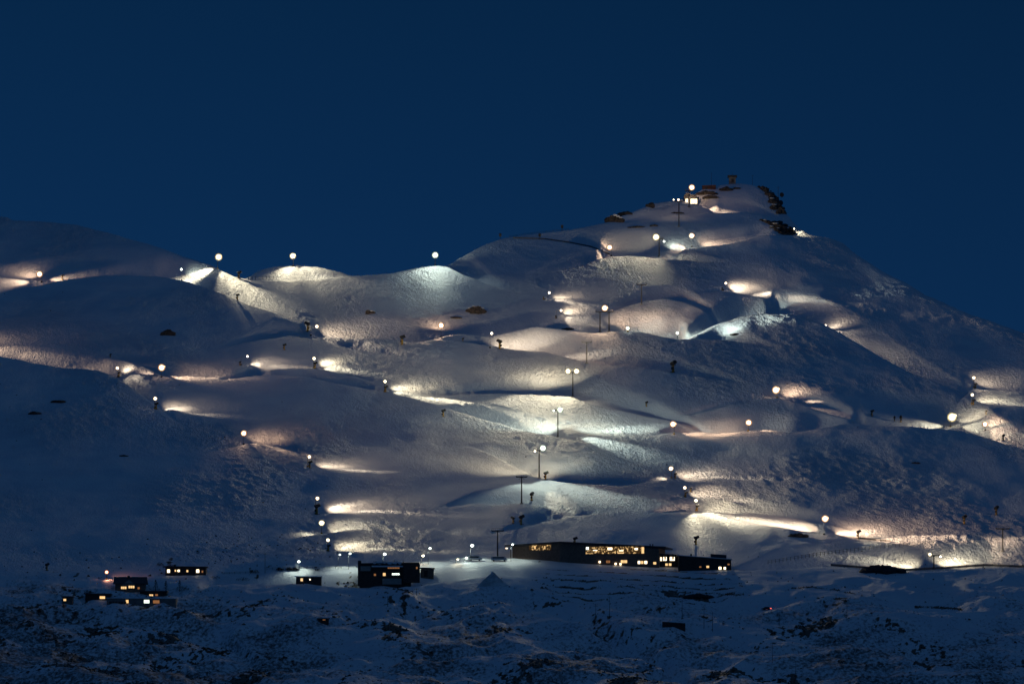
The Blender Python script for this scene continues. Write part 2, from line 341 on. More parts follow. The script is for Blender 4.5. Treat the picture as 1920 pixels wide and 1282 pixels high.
me = bpy.data.meshes.new('snow_ground')
co = np.stack([Xg, Yg, Zg], -1).reshape(-1, 3).astype(np.float32)
idx = np.arange(NR*NC).reshape(NR, NC)
q = np.stack([idx[:-1, :-1], idx[:-1, 1:], idx[1:, 1:], idx[1:, :-1]], -1).reshape(-1, 4).astype(np.int32)
me.vertices.add(len(co)); me.vertices.foreach_set('co', co.ravel())
me.loops.add(q.size); me.loops.foreach_set('vertex_index', q.ravel())
me.polygons.add(len(q)); me.polygons.foreach_set('loop_start', np.arange(0, q.size, 4, dtype=np.int32))
me.update(calc_edges=True); me.polygons.foreach_set('use_smooth', np.ones(len(q), bool))
at = me.attributes.new('scrub', 'FLOAT', 'POINT'); at.data.foreach_set('value', scrub.ravel().astype(np.float32))
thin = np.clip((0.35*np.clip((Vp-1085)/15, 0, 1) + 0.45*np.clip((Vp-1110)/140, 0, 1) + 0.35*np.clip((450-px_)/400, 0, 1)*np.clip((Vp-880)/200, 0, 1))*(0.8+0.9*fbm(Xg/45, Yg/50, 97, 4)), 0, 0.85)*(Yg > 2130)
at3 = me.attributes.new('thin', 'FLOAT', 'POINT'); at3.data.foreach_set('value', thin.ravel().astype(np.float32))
at2 = me.attributes.new('mogul', 'FLOAT', 'POINT'); at2.data.foreach_set('value', (mogmask*up).ravel().astype(np.float32))

def snow_material():
    m = bpy.data.materials.new('wind_packed_snow'); m.use_nodes = True; n = m.node_tree; L = n.links; b = n.nodes['Principled BSDF']
    b.inputs['Roughness'].default_value = 0.65; b.inputs['Specular IOR Level'].default_value = 0.25
    N = n.nodes.new
    tc = N('ShaderNodeTexCoord'); mp = N('ShaderNodeMapping'); mp.inputs['Rotation'].default_value = (0, 0, 0.5); mp.inputs['Scale'].default_value = (1.0, 0.42, 1.0)
    L.new(tc.outputs['Object'], mp.inputs['Vector'])
    a = N('ShaderNodeAttribute'); a.attribute_name = 'scrub'; a2 = N('ShaderNodeAttribute'); a2.attribute_name = 'mogul'
    n1 = N('ShaderNodeTexNoise'); n1.inputs['Scale'].default_value = 0.62; n1.inputs['Detail'].default_value = 4; n1.inputs['Roughness'].default_value = 0.6; n1.inputs['Distortion'].default_value = 0.6
    n2 = N('ShaderNodeTexNoise'); n2.inputs['Scale'].default_value = 0.05; n2.inputs['Detail'].default_value = 3
    n3 = N('ShaderNodeTexNoise'); n3.inputs['Scale'].default_value = 0.9; n3.inputs['Detail'].default_value = 4
    L.new(mp.outputs[0], n1.inputs['Vector']); L.new(tc.outputs['Object'], n2.inputs['Vector']); L.new(tc.outputs['Object'], n3.inputs['Vector'])
    # snow colour, faintly uneven
    r = N('ShaderNodeValToRGB'); r.color_ramp.elements[0].color = (0.74, 0.77, 0.84, 1); r.color_ramp.elements[1].color = (0.86, 0.87, 0.90, 1)
    r.color_ramp.elements[0].position = 0.35; r.color_ramp.elements[1].position = 0.65; L.new(n2.outputs['Fac'], r.inputs['Fac'])
    r2 = N('ShaderNodeValToRGB'); r2.color_ramp.elements[0].color = (0.05, 0.04, 0.032, 1); r2.color_ramp.elements[1].color = (0.20, 0.16, 0.12, 1); L.new(n3.outputs['Fac'], r2.inputs['Fac'])
    ad = N('ShaderNodeMath'); ad.operation = 'MULTIPLY_ADD'; ad.inputs[1].default_value = 1.3; L.new(n3.outputs['Fac'], ad.inputs[0])
    sub = N('ShaderNodeMath'); sub.operation = 'ADD'; sub.inputs[1].default_value = -1.12
    L.new(a.outputs['Fac'], ad.inputs[2]); L.new(ad.outputs[0], sub.inputs[0])
    mr = N('ShaderNodeMapRange'); mr.inputs['From Min'].default_value = -0.10; mr.inputs['From Max'].default_value = 0.22; L.new(sub.outputs[0], mr.inputs['Value'])
    mul = N('ShaderNodeMath'); mul.operation = 'MULTIPLY'; L.new(mr.outputs[0], mul.inputs[0])
    gt = N('ShaderNodeMapRange'); gt.inputs['From Min'].default_value = 0.02; gt.inputs['From Max'].default_value = 0.3; L.new(a.outputs['Fac'], gt.inputs['Value']); L.new(gt.outputs[0], mul.inputs[1])
    mx = N('ShaderNodeMixRGB'); L.new(mul.outputs[0], mx.inputs['Fac']); L.new(r.outputs['Color'], mx.inputs[1]); L.new(r2.outputs['Color'], mx.inputs[2])
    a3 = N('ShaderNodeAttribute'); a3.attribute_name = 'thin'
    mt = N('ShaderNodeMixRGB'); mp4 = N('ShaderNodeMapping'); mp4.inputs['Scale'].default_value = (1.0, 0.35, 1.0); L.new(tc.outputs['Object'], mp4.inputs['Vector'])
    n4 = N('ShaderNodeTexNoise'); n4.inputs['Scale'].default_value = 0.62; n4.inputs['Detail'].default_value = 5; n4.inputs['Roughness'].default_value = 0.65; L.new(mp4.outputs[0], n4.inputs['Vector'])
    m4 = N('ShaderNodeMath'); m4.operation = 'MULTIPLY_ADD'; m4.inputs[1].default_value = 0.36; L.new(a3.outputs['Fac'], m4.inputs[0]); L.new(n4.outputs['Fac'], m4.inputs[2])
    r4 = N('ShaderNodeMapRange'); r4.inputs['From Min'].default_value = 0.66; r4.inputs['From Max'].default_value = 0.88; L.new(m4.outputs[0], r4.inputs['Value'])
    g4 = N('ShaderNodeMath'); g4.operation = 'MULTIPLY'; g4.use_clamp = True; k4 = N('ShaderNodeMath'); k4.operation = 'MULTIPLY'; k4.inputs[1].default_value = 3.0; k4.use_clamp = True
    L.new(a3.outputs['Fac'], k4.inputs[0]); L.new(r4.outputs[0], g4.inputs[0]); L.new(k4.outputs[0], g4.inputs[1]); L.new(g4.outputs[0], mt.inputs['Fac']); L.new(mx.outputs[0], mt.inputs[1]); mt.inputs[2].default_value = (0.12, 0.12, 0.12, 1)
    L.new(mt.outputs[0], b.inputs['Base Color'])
    bp = N('ShaderNodeBump'); bp.inputs['Distance'].default_value = 3.6
    st = N('ShaderNodeMath'); st.operation = 'MULTIPLY_ADD'; st.inputs[1].default_value = 0.55; st.inputs[2].default_value = 0.15; L.new(a2.outputs['Fac'], st.inputs[0])
    L.new(st.outputs[0], bp.inputs['Strength']); L.new(n1.outputs['Fac'], bp.inputs['Height']); L.new(bp.outputs[0], b.inputs['Normal'])
    return m
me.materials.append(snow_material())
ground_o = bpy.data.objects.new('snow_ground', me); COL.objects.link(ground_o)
tag(ground_o, 'snow covered mountainside with ski pistes and scrubby lower slopes', kind='structure')

# ---------------------------------------------------------------- helpers that place things on the ground
def spx(p): return p.y/F      # metres per photograph pixel at that distance
def at(px, v, y): return Vector(((px-CX)/F*y, y, (VH-v)/F*y))
def aim(o, frm, to):
    o.location = frm; d = Vector(to) - Vector(frm); o.rotation_mode = 'QUATERNION'; o.rotation_quaternion = d.to_track_quat('-Z', 'Y')
PG = 1.0
def spot(parent, frm, to, deg, power, col, blend=1.0, rad=0.8):
    l = bpy.data.lights.new('lamp_light', 'SPOT'); l.energy = power*PG; l.color = col; l.spot_size = math.radians(deg); l.spot_blend = blend; l.shadow_soft_size = rad
    o = bpy.data.objects.new('lamp_light', l); COL.objects.link(o)
    if parent is not None: aim(o, Vector(frm) - parent.location, Vector(to) - parent.location); o.parent = parent
    else: aim(o, frm, to)
    return o

_sph = {}
def dome(r, colk):     # glowing lens, shared mesh
    k = (round(r, 2), colk)
    if k not in _sph:
        vs = []; fs = []; nu, nv = 12, 8
        for j in range(nv+1):
            for i in range(nu):
                ph = math.pi*j/nv; a = 2*math.pi*i/nu; vs.append((r*math.sin(ph)*math.cos(a), r*math.sin(ph)*math.sin(a), r*math.cos(ph)))
        fs = [(j*nu+i, j*nu+(i+1) % nu, (j+1)*nu+(i+1) % nu, (j+1)*nu+i) for j in range(nv) for i in range(nu)]
        me = bpy.data.meshes.new('lens'); me.from_pydata(vs, [], fs); me.materials.append(M['lens_'+colk]); me.polygons.foreach_set('use_smooth', [True]*len(fs)); _sph[k] = me
    return _sph[k]
def lamp_cluster(parent, c, R, colk):
    """lamp head: dark housing, warm emissive rings for its painted glow and a bright glass dome, turned to the valley"""
    big = R > 0.95; r = R*(0.56 if big else 0.8)
    h = MB().lathe([(0, r*0.9), (0.5*r, r*1.0), (1.3*r, r*0.5)], (c[0], c[1]+0.1*r, c[2]), (0, 1, 0), 14).build('lamp_head', 'dark', parent)
    if big:  # lamp glow painted as two emissive rings round the dome
        MB().lathe([(0, R*0.5), (0.02, R*0.80), (0.15*r, R*0.80), (0.3*r, R*0.5)], (c[0], c[1]-0.02*r, c[2]), (0, 1, 0), 20).build('glow_ring', 'ring_'+colk, h, smooth=True)
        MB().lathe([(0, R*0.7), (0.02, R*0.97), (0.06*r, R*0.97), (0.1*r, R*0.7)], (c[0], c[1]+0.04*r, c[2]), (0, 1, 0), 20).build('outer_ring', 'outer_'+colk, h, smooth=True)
    o = bpy.data.objects.new('lens', dome(r, colk)); COL.objects.link(o); o.parent = h; o.location = (c[0], c[1]-0.1, c[2])
    return h
def throw(parent, head, R, colk, spots, spill):
    c = LAMPC[colk]; pts = []
    for s_ in spots:
        t = ground(s_[0], s_[1]); pts.append(t); d = (t - head).normalized(); f = head + d*(R*0.75+0.3) + Vector((0, -0.3*R, 0))
        spot(parent, f, t, s_[2], s_[3], c)
    if spill:     # wide flood over the slopes beyond, tilted up so that it reaches far
        m = sum(pts, Vector())/len(pts); d = (m - head); d.z = max(d.z, 0); d.normalize(); d.y = max(d.y, 0.35); d.z += 0.30; d.normalize(); f = head + d*(R*0.75+0.5) + Vector((0, -0.5*R, 0))
        spot(parent, f, f + d*10, 150, spill*2.4, (c[0], c[1]*0.95, c[2]*0.90), 1.0, 0.8)

def floodlight(lx, lv, bx, bv, colk, R, label, spots, spill=9000, thin=False, base=None):
    b = base or ground(bx, bv); s = spx(b); R = R*s*(0.78 if R > 4.5 else 0.88); root = empty('floodlight_mast', b)
    h = max((bv-lv)*s, 2.2); dx = (lx-bx)*s
    tag(root, label, 'floodlight', 'floodlights along the ski slopes')
    p = MB(); r0 = 0.10 if thin else 0.22
    if abs(dx) > 1.0 and h < 4.5: p.tube((0, 0, -1.5), (dx, 0, h), r0*0.7, r0*0.5)
    else:
        p.tube((0, 0, -1.5), (0, 0, h), r0, r0*0.7)
        if abs(dx) > 0.8: p.beam((0, 0, h-0.1), (dx, 0, h-0.1), 0.2, 0.2)
    p.build('pole', 'steel', root)
    q = MB().lathe([(0, 0.55), (0.9, 0.55), (1.0, 0.4)], (0, 0, -0.3)); q.build('padding', 'yellow' if not thin else 'dark', root)
    hd = (dx, 0, h); lamp_cluster(root, hd, R, colk)
    throw(root, b + Vector(hd), R, colk, spots, spill)
    return root

# snow gun: skid, post, box, fan drum
def make_gun():
    root = empty('snow_gun')
    b = MB(); b.beam((-1.0, -0.6, 0.1), (1.0, -0.6, 0.1), 0.18, 0.2); b.beam((-1.0, 0.6, 0.1), (1.0, 0.6, 0.1), 0.18, 0.2); b.beam((0, -0.7, 0.2), (0, 0.7, 0.2), 0.25, 0.15); b.build('skid_base', 'dark', root)
    MB().lathe([(-0.8, 0.38), (0.3, 0.42), (2.6, 0.38), (2.8, 0.2)]).build('post', 'yellow', root)
    MB().box(-0.75, -0.45, 1.1, -0.38, 0.45, 2.2).build('control_box', 'dark', root)
    y = MB(); y.beam((0, -0.85, 2.7), (0, 0.85, 2.7), 0.2, 0.2); y.beam((0, -0.85, 2.7), (0, -0.85, 3.6), 0.15, 0.15); y.beam((0, 0.85, 2.7), (0, 0.85, 3.6), 0.15, 0.15); y.build('yoke', 'dark', root)
    ax = Vector((0.86, -0.2, 0.45)).normalized(); o = Vector((0, 0, 3.6)) - ax*0.9
    dr = MB().lathe([(0, 0.55), (0.15, 0.8), (0.5, 0.86), (1.5, 0.72), (2.1, 0.7)], o, ax, 14).build('fan_drum', 'black', root)
    MB().lathe([(2.1, 0.78), (2.3, 0.78)], o, ax, 14).build('nozzle_ring', 'steel', dr)
    return root
gun0 = None
def gun(px, topv, bv, label, rz=0.0, k=None):
    global gun0
    b = ground(px, bv); s = spx(b); sc = (k or max((bv-topv)*s/4.6, 0.45))
    if gun0 is None: gun0 = make_gun(); g = gun0
    else: g = copy_tree(gun0)
    g.location = b; g.scale = (sc*1.15, sc*1.15, sc); g.rotation_euler = (0, 0, rz)
    tag(g, label, 'snow gun', 'snow guns along the pistes'); return g

# lift tower: round column with ladder, cross arm, two sheave trains, work platform
def tower(px, topv, bv, armpx, label, mat_='dark', lamps=(), spots=(), platform=True, spill=9000):
    b = ground(px, bv); s = spx(b); h = (bv-topv)*s; a = armpx*s/2
    root = empty('lift_tower', b); tag(root, label, 'lift tower', 'chairlift towers up the slope')
    MB().tube((0, 0, -2), (0, 0, h), 0.42, 0.30, 12).build('column', mat_, root)
    MB().lathe([(-2.0, 1.1), (0.35, 1.0)], n=8).build('footing', 'concrete', root)
    c = MB(); c.beam((-a, 0, h-0.3), (a, 0, h-0.3), 0.4, 0.45); c.beam((-a*0.5, 0, h-1.5), (-a*0.1, 0, h-0.5), 0.15, 0.15); c.beam((a*0.5, 0, h-1.5), (a*0.1, 0, h-0.5), 0.15, 0.15); c.build('crossarm', mat_, root)
    for sg in (-1, 1):
        t = MB(); t.beam((sg*a, -1.9, h-0.1), (sg*a, 1.9, h-0.1), 0.25, 0.3); t.beam((sg*a-0.5, -1.6, h+0.0), (sg*a+0.5, -1.6, h+0.0), 0.1, 0.1)
        o = t.build('sheave_train', mat_, root)
        w = MB()
        for k in range(5): w.lathe([(-0.09, 0.26), (0.09, 0.26)], (sg*a, -1.6+0.8*k, h+0.16), (1, 0, 0), 10)
        w.build('sheave_wheels', 'tyre', o)
    if platform:
        g = MB()
        for z in (h+0.1, h+1.0): g.beam((-a, -0.9, z), (a, -0.9, z), 0.06, 0.06); g.beam((-a, 0.9, z), (a, 0.9, z), 0.06, 0.06)
        for k in range(7):
            x = -a + 2*a*k/6
            g.beam((x, -0.9, h), (x, -0.9, h+1.0), 0.05, 0.05)
        g.build('guard_rail', mat_, root)
    ld = MB(); ld.beam((-0.2, -0.55, 1.5), (-0.2, -0.5, h), 0.05, 0.05); ld.beam((0.2, -0.55, 1.5), (0.2, -0.5, h), 0.05, 0.05)
    z = 1.6
    while z < h: ld.beam((-0.2, -0.55, z), (0.2, -0.55, z), 0.04, 0.04); z += 0.5
    ld.build('ladder', 'steel', root)
    for (lx, lv, R, ck, sp) in lamps:
        hd = Vector(((lx-px)*s, -1.4, (bv-lv)*s)); RR = R*s*0.85
        MB().beam((hd.x*0.6, -0.3, h-0.4), (hd.x, -1.2, hd.z), 0.16, 0.16).build('lamp_bracket', mat_, root)
        lamp_cluster(root, hd, RR, ck); throw(root, b + hd, RR, ck, sp, spill)
    return root

# ---------------------------------------------------------------- floodlights
K = 1000.0
# lamp x, lamp row, foot x, foot row, colour, radius in photo px, label, [(aim x, aim row, cone, power)], spill
FL = [
 (74,514,78,529,'sodium',8,'bright warm floodlight far left on the upper snow ridge',[(20,531,50,50*K),(125,523,50,35*K)],6*K),
 (410,482,408,504,'yel',9,'cream floodlight against the sky on the left ridge, beyond the lit snow hollow',[(378,513,58,110*K),(430,516,55,70*K),(480,563,30,170*K),(540,590,16,260*K)],8*K),
 (549,480,550,499,'yel',8,'white floodlight against the sky on top of the low snow mound',[(545,512,90,55*K),(610,514,70,40*K),(700,560,50,120*K)],8*K),
 (816,475,816,495,'cool',8,'cool white floodlight against the sky on the pointed snow mound',[(815,512,100,60*K),(770,520,70,20*K),(865,520,70,20*K)],20*K),
 (1143,464,1146,480,'sodium',7,'warm floodlight at the upper end of the curved net fence',[(1185,482,50,30*K),(1095,500,45,60*K)],3*K),
 (1297,442,1297,463,'sodium',7,'warm floodlight on a dark box beside the lit piste below the peak',[(1345,459,50,30*K),(1265,468,60,30*K)],5*K),
 (340,505,341,526,'cool',2.6,'small white lamp on a thin pole at the left crest edge',[(355,528,70,3*K)],2*K),
 (594,612,583,629,'cream',4.2,'small cream floodlight on a leaning arm at the start of the long lit crest',[(640,640,46,45*K),(710,650,24,70*K)],14*K),
 (827,610,827,632,'sodium',7.5,'warm floodlight over the pale bump in the middle crest',[(850,636,50,36*K),(775,650,50,45*K)],8*K),
 (922,625,919,652,'cream',3,'small lamp on a tall thin pole on the middle crest',[(960,648,60,55*K),(1010,632,40,110*K),(1100,668,16,160*K)],20*K),
 (1030,549,1021,561,'cream',2.6,'small lamp on a bent arm above the upper of two lit streaks',[(1050,563,40,24*K),(1095,572,24,50*K)],6*K),
 (1052,582,1043,596,'cream',2.6,'small lamp on a bent arm above the lower of two lit streaks',[(1070,600,40,24*K),(1110,603,26,50*K)],6*K),
 (1177,616,1177,622,'cool',5,'bluish white floodlight low behind the middle crest, right of the twin towers',[(1230,590,50,22*K),(1300,612,30,40*K)],6*K),
 (1361,531,1356,544,'cream',2.6,'small lamp on a bent arm on the steep upper right slope',[(1385,547,40,7*K),(1440,552,24,90*K),(1495,560,13,300*K)],10*K),
 (1455,731,1457,746,'sodium',10,'big orange floodlight in the dark hollow under the large right hill',[(1500,760,26,16*K),(1575,780,13,110*K),(1640,789,9,240*K)],9*K),
 (1262,795,1264,814,'warm',8,'orange floodlight left of its pair above the lower right slopes',[(1305,813,46,24*K),(1370,814,22,70*K)],12*K),
 (1404,792,1403,808,'warm',8,'orange floodlight right of its pair beside the small pointed drift',[(1360,814,40,20*K),(1440,807,40,16*K)],10*K),
 (1785,782,1782,800,'yel',12,'largest and brightest floodlight on the right piste',[(1830,800,50,70*K),(1890,812,28,120*K),(1745,798,60,30*K)],10*K),
 (1847,795,1847,807,'sodium',7,'warm floodlight just right of the brightest one',[(1885,812,60,50*K)],12*K),
 (1826,708,1826,727,'cream',4,'small floodlight upper of two near the right edge',[(1860,732,50,25*K),(1900,736,26,50*K)],6*K),
 (1823,740,1822,757,'yel',4,'small floodlight lower of two near the right edge',[(1855,752,40,32*K),(1905,757,26,70*K)],8*K),
 (1258,878,1259,896,'cream',6,'cream floodlight topmost of three stepping down right of the lift line',[(1295,891,40,40*K),(1345,894,18,90*K),(1242,898,50,8*K)],12*K),
 (1284,914,1284,931,'cream',4.6,'cream floodlight middle of three stepping down right of the lift line',[(1320,932,44,28*K),(1375,940,20,70*K)],10*K),
 (1305,938,1305,957,'yel',5,'yellowish floodlight lowest of three stepping down, on the broad lit shoulder',[(1350,968,60,36*K),(1560,994,14,300*K),(1430,985,50,420*K),(1350,995,60,110*K),(1510,990,20,500*K)],20*K),
 (1547,972,1545,1002,'sodium',9,'big orange floodlight on a thin pole over the brightest lower piste',[(1500,988,60,160*K),(1430,980,30,300*K),(1590,1000,50,120*K),(1690,1012,20,500*K),(1800,1010,12,900*K)],36*K),
 (303,689,303,707,'sodium',9,'big warm floodlight at the dip of the left lit track',[(270,697,50,14*K),(350,708,46,26*K),(420,711,18,60*K)],12*K),
 (220,690,221,706,'cream',4,'small floodlight on the left shoulder before the big warm one',[(250,715,40,7*K),(300,722,22,24*K)],4*K),
 (291,747,290,766,'cream',5,'cream floodlight alone on the dark left hillside above a short lit streak',[(325,768,46,26*K),(370,776,20,50*K)],6*K),
 (457,812,457,833,'warm',7.5,'warm floodlight at the left end of a lit streak in the lower left slopes',[(500,838,40,24*K),(560,852,16,80*K),(438,843,50,6*K)],8*K),
 (580,856,577,875,'cream',4.8,'cream floodlight with a long lit streak, uppermost of the lower left column',[(615,874,38,34*K),(670,882,16,110*K)],10*K),
 (595,934,592,963,'cream',5,'cream floodlight on a tall pole, second of the lower left column',[(635,950,38,60*K),(700,958,16,150*K)],18*K),
 (603,980,603,1000,'yel',7.5,'brightest floodlight of the lower left column, third from the top',[(640,994,46,26*K),(690,990,22,60*K),(575,1003,50,8*K)],16*K),
 (615,1012,614,1032,'yel',5,'lowest floodlight of the lower left column',[(655,1024,40,40*K),(720,1028,16,110*K)],16*K),
 (589,672,588,690,'yel',4,'small white floodlight beside the start of a greenish lit streak',[(625,691,42,32*K),(690,700,18,80*K)],9*K),
 (722,715,721,734,'yel',4,'small white floodlight at the head of the broad yellow slope',[(760,739,44,36*K),(850,756,24,260*K),(950,780,14,1400*K)],20*K),
 (464,668,452,684,'cream',2.4,'small lamp on a slanting arm at the left of a short bright streak',[(478,683,42,22*K),(530,688,20,50*K)],6*K),
 (200,1072,200,1086,'red',5,'small red orange lamp behind the gabled house',[(205,1087,90,2.5*K)],1.0*K),
 (-60,612,-60,655,'sodium',8,'warm floodlight just off the left edge of the frame',[(20,662,40,30*K),(110,678,22,90*K),(200,692,12,120*K)],4*K),
]
def behind(px, v, dy): y = float(Yb(v)) + dy; x = (px-CX)/F*y; return Vector((x, y, zat(x, y)))
# floodlights that stand just behind a crest, seen only by the snow they light
HID = [
 (1270, 633, 5, 5.0, 'cool', 1.0, 'white floodlight hidden in the dip left of the white lit dome', [(1335,620,60,110*K),(1385,604,44,520*K),(1440,597,20,600*K)], 6*K),
 (1548, 612, 18, 0.9, 'cream', 1.0, 'floodlight hidden behind the long right flank of the large dome', [(1600,630,50,12*K),(1660,668,30,50*K),(1700,690,18,80*K)], 3*K),
 (1489, 442, 18, 1.2, 'yel', 0.6, 'small floodlight hidden behind the striped summit cliff', [(1500,438,80,7*K),(1515,441,60,7*K)], 0),
]
for (px, v, dy, h, ck, R, lab, sp, sl) in HID:
    b_ = behind(px, v, dy); s_ = spx(b_); bv_ = VH - b_.z/s_; floodlight(px, bv_ - h/s_, px, bv_, ck, R/s_, lab, sp, sl, base=b_)
for i, r in enumerate(FL): floodlight(*r[:6], r[6], r[7], r[8], thin=(r[6].find('thin') > 0 or r[6].find('arm') > 0))

T = [
 dict(px=1292, topv=357, bv=388, armpx=14, label='top lift tower in front of the lit hut near the summit', lamps=[(1297,352,7,'sodium',[(1299,376,70,30*K),(1340,394,40,50*K)])], spill=3*K),
 dict(px=1273, topv=377, bv=425, armpx=16, label='tall dark lift tower below the summit hut with two small lamps', lamps=[(1263,375,1.6,'cream',[(1250,400,50,2*K)]),(1272,375,2.4,'sodium',[(1290,400,50,2*K)])], spill=1.5*K),
 dict(px=1236, topv=447, bv=480, armpx=14, label='lift tower carrying a bright floodlight on the lit upper piste', lamps=[(1230,445,8,'yel',[(1175,497,70,110*K),(1300,488,34,16*K),(1110,505,30,90*K)]),(1245,453,2.4,'cool',[(1262,485,50,1*K)])], spill=8*K),
 dict(px=1203, topv=533, bv=571, armpx=18, label='unlit lift tower on the dark slope above the mogul mound'),
 dict(px=1125, topv=584, bv=622, armpx=16, label='left one of the twin lift towers on the middle crest', lamps=[(1134,578,7.5,'sodium',[(1100,640,70,60*K),(1160,600,60,16*K),(1230,590,30,30*K)])], spill=26*K),
 dict(px=1142, topv=584, bv=622, armpx=16, label='right one of the twin lift towers on the middle crest'),
 dict(px=1100, topv=641, bv=681, armpx=18, label='lift tower on the lit crest right above the double floodlight', mat_='steel'),
 dict(px=1074, topv=697, bv=743, armpx=16, label='lift tower with two floodlights side by side', lamps=[(1065,696,6.5,'yel',[(1000,775,60,300*K),(930,785,40,500*K)]),(1081,696,6.5,'yel',[(1075,755,90,30*K),(1010,800,24,260*K)])], spill=26*K),
 dict(px=1046, topv=768, bv=819, armpx=14, label='lift tower with a cool white floodlight on the greenish lit slope', lamps=[(1050,768,7,'cool',[(1105,778,60,40*K),(1170,805,34,150*K),(1135,830,30,220*K)]),(1038,770,2,'cool',[(1000,800,60,6*K)])], spill=40*K),
 dict(px=1011, topv=843, bv=896, armpx=14, label='lift tower with the brightest white floodlight, low on the lift line', lamps=[(1018,840,7.5,'cool',[(1040,912,70,80*K),(1110,925,40,120*K),(960,925,40,40*K)]),(1003,846,2.4,'yel',[(968,874,30,60*K),(935,855,14,100*K),(1050,952,16,130*K)])], spill=34*K),
 dict(px=978, topv=893, bv=944, armpx=20, label='unlit lift tower directly below the brightest white floodlight', platform=True),
 dict(px=933, topv=994, bv=1047, armpx=22, label='unlit lift tower left of the large lodge'),
 dict(px=1751, topv=1040, bv=1067, armpx=20, label='short lift tower with two lamps at the bottom right piste', lamps=[(1743,1039,4.5,'yel',[(1690,1062,40,60*K),(1640,1050,24,60*K)]),(1763,1043,2.4,'yel',[(1800,1050,60,30*K)])], spill=10*K),
 dict(px=1880, topv=990, bv=1033, armpx=24, label='unlit lift tower near the lower right edge'),
]
for t in T: tower(**t)

# ---------------------------------------------------------------- snow guns
G = [
 (445,550,563,'snow gun on the lit track left of the upper middle slope',0.3),(577,603,621,'tall snow gun beside the lamp at the start of the long lit crest',2.8),
 (754,628,646,'snow gun with yellow posts on the long lit crest',0.2),(937,636,654,'snow gun right of the tall thin lamp pole',2.6),
 (1262,676,698,'slender yellow snow gun on the dark right part of the middle crest',1.2),(831,767,781,'lone snow gun on the dark slope under the yellow lit snow',0.5),
 (1635,768,780,'snow gun in the lit hollow left of the small track junction',0.3),(1677,780,789,'left snow gun by the small white drift at the track junction',1.5),
 (1689,779,791,'right snow gun by the small white drift at the track junction',1.7),(1849,769,777,'low snow gun above the warm floodlight at the right',0.1),
 (1881,814,825,'yellow snow gun on the bright piste at the right edge',1.3),(1023,883,899,'snow gun right beside the foot of the brightest tower',0.4),
 (997,922,938,'snow gun right of the unlit tower on the pale slope',1.4),(962,968,981,'left one of two snow guns under the pale wedge',2.8),
 (977,965,983,'right one of two snow guns under the pale wedge',0.7),(1078,1006,1021,'snow gun standing behind the ridge of the lodge roof',0.3),
 (1305,1004,1021,'snow gun on the dim slope above the low annex',0.4),(1808,965,982,'yellow snow gun on the open right slope, lower of two',1.1),
 (1868,948,965,'yellow snow gun on the open right slope, upper of two',1.2),(1609,993,1009,'yellow snow gun right of the brightest lower piste',0.6),
 (533,644,656,'faint snow gun on the dark mound left of centre',0.4),(207,663,670,'tiny snow gun above the left lit track',1.0),
 (1212,752,762,'tiny snow gun on the dark slope right of the double floodlight',1.0),(88,1055,1069,'dim snow gun far left above the houses',1.1),
 (868,633,640,'tiny snow gun on the pale bump right of the warm floodlight',1.0),(117,515,525,'tiny snow gun right of the far left floodlight',1.0),
 (1295,914,922,'tiny snow gun right of the middle stepping floodlight',1.0),
 (448,508,522,'snow gun with a lit drum on the skyline saddle',0.6),
 (1829,718,728,'snow gun under the upper small floodlight at the right edge',0.3),(1825,748,759,'snow gun under the lower small floodlight at the right edge',0.3),
 (1286,921,932,'snow gun under the middle stepping floodlight',0.3),(1307,946,958,'snow gun under the lowest stepping floodlight',0.3),
 (223,696,707,'snow gun under the small floodlight on the left shoulder',0.3),(293,754,767,'snow gun under the lone floodlight on the dark left hillside',0.3),
 (581,863,877,'snow gun under the uppermost lamp of the lower left column',0.3),(594,944,964,'snow gun under the second lamp of the lower left column',0.3),
 (616,1020,1033,'snow gun under the lowest lamp of the lower left column',0.3),(591,678,691,'snow gun under the lamp of the greenish streak',0.3),
 (723,722,735,'snow gun under the lamp at the head of the yellow slope',0.3),(1019,556,562,'tiny snow gun at the foot of the upper bent lamp arm',0.3),
 (1354,539,545,'tiny snow gun at the foot of the bent lamp arm on the steep slope',0.3),(450,677,685,'tiny snow gun at the foot of the slanting lamp arm',0.3),
 (1266,886,897,'snow gun under the topmost stepping floodlight',0.3),(1042,591,597,'tiny snow gun at the foot of the lower bent lamp arm',0.3),
]
for g in G: gun(*g)

# ---------------------------------------------------------------- street lamps round the car park
def street_lamp(lx, lv, bv, label, power, ck='cool', R=2.0, side=1):
    b = ground(lx, bv); s = spx(b); h = max((bv-lv)*s, 2.5); root = empty('street_lamp', b); tag(root, label, 'street lamp', 'street lamps round the car park')
    MB().tube((0, 0, -1), (0, 0, h), 0.13, 0.08).build('pole', 'steel', root)
    MB().beam((0, 0, h), (side*0.9, 0, h+0.15), 0.1, 0.1).build('arm', 'steel', root)
    hd = MB().box(side*0.9-0.6, -0.3, h+0.12, side*0.9+0.6, 0.3, h+0.4).build('lamp_head', 'dark', root)
    o = bpy.data.objects.new('lens', dome(R*s, ck)); COL.objects.link(o); o.parent = hd; o.location = (side*0.9, -0.1, h-0.1)
    o.scale = (1, 1, 0.8)
    hp = b + Vector((side*0.9, -0.1, h-0.1-R*s-0.4)); spot(root, hp, hp + Vector((0, -0.2, -1)), 150, power, LAMPC[ck], 0.7, 0.3)
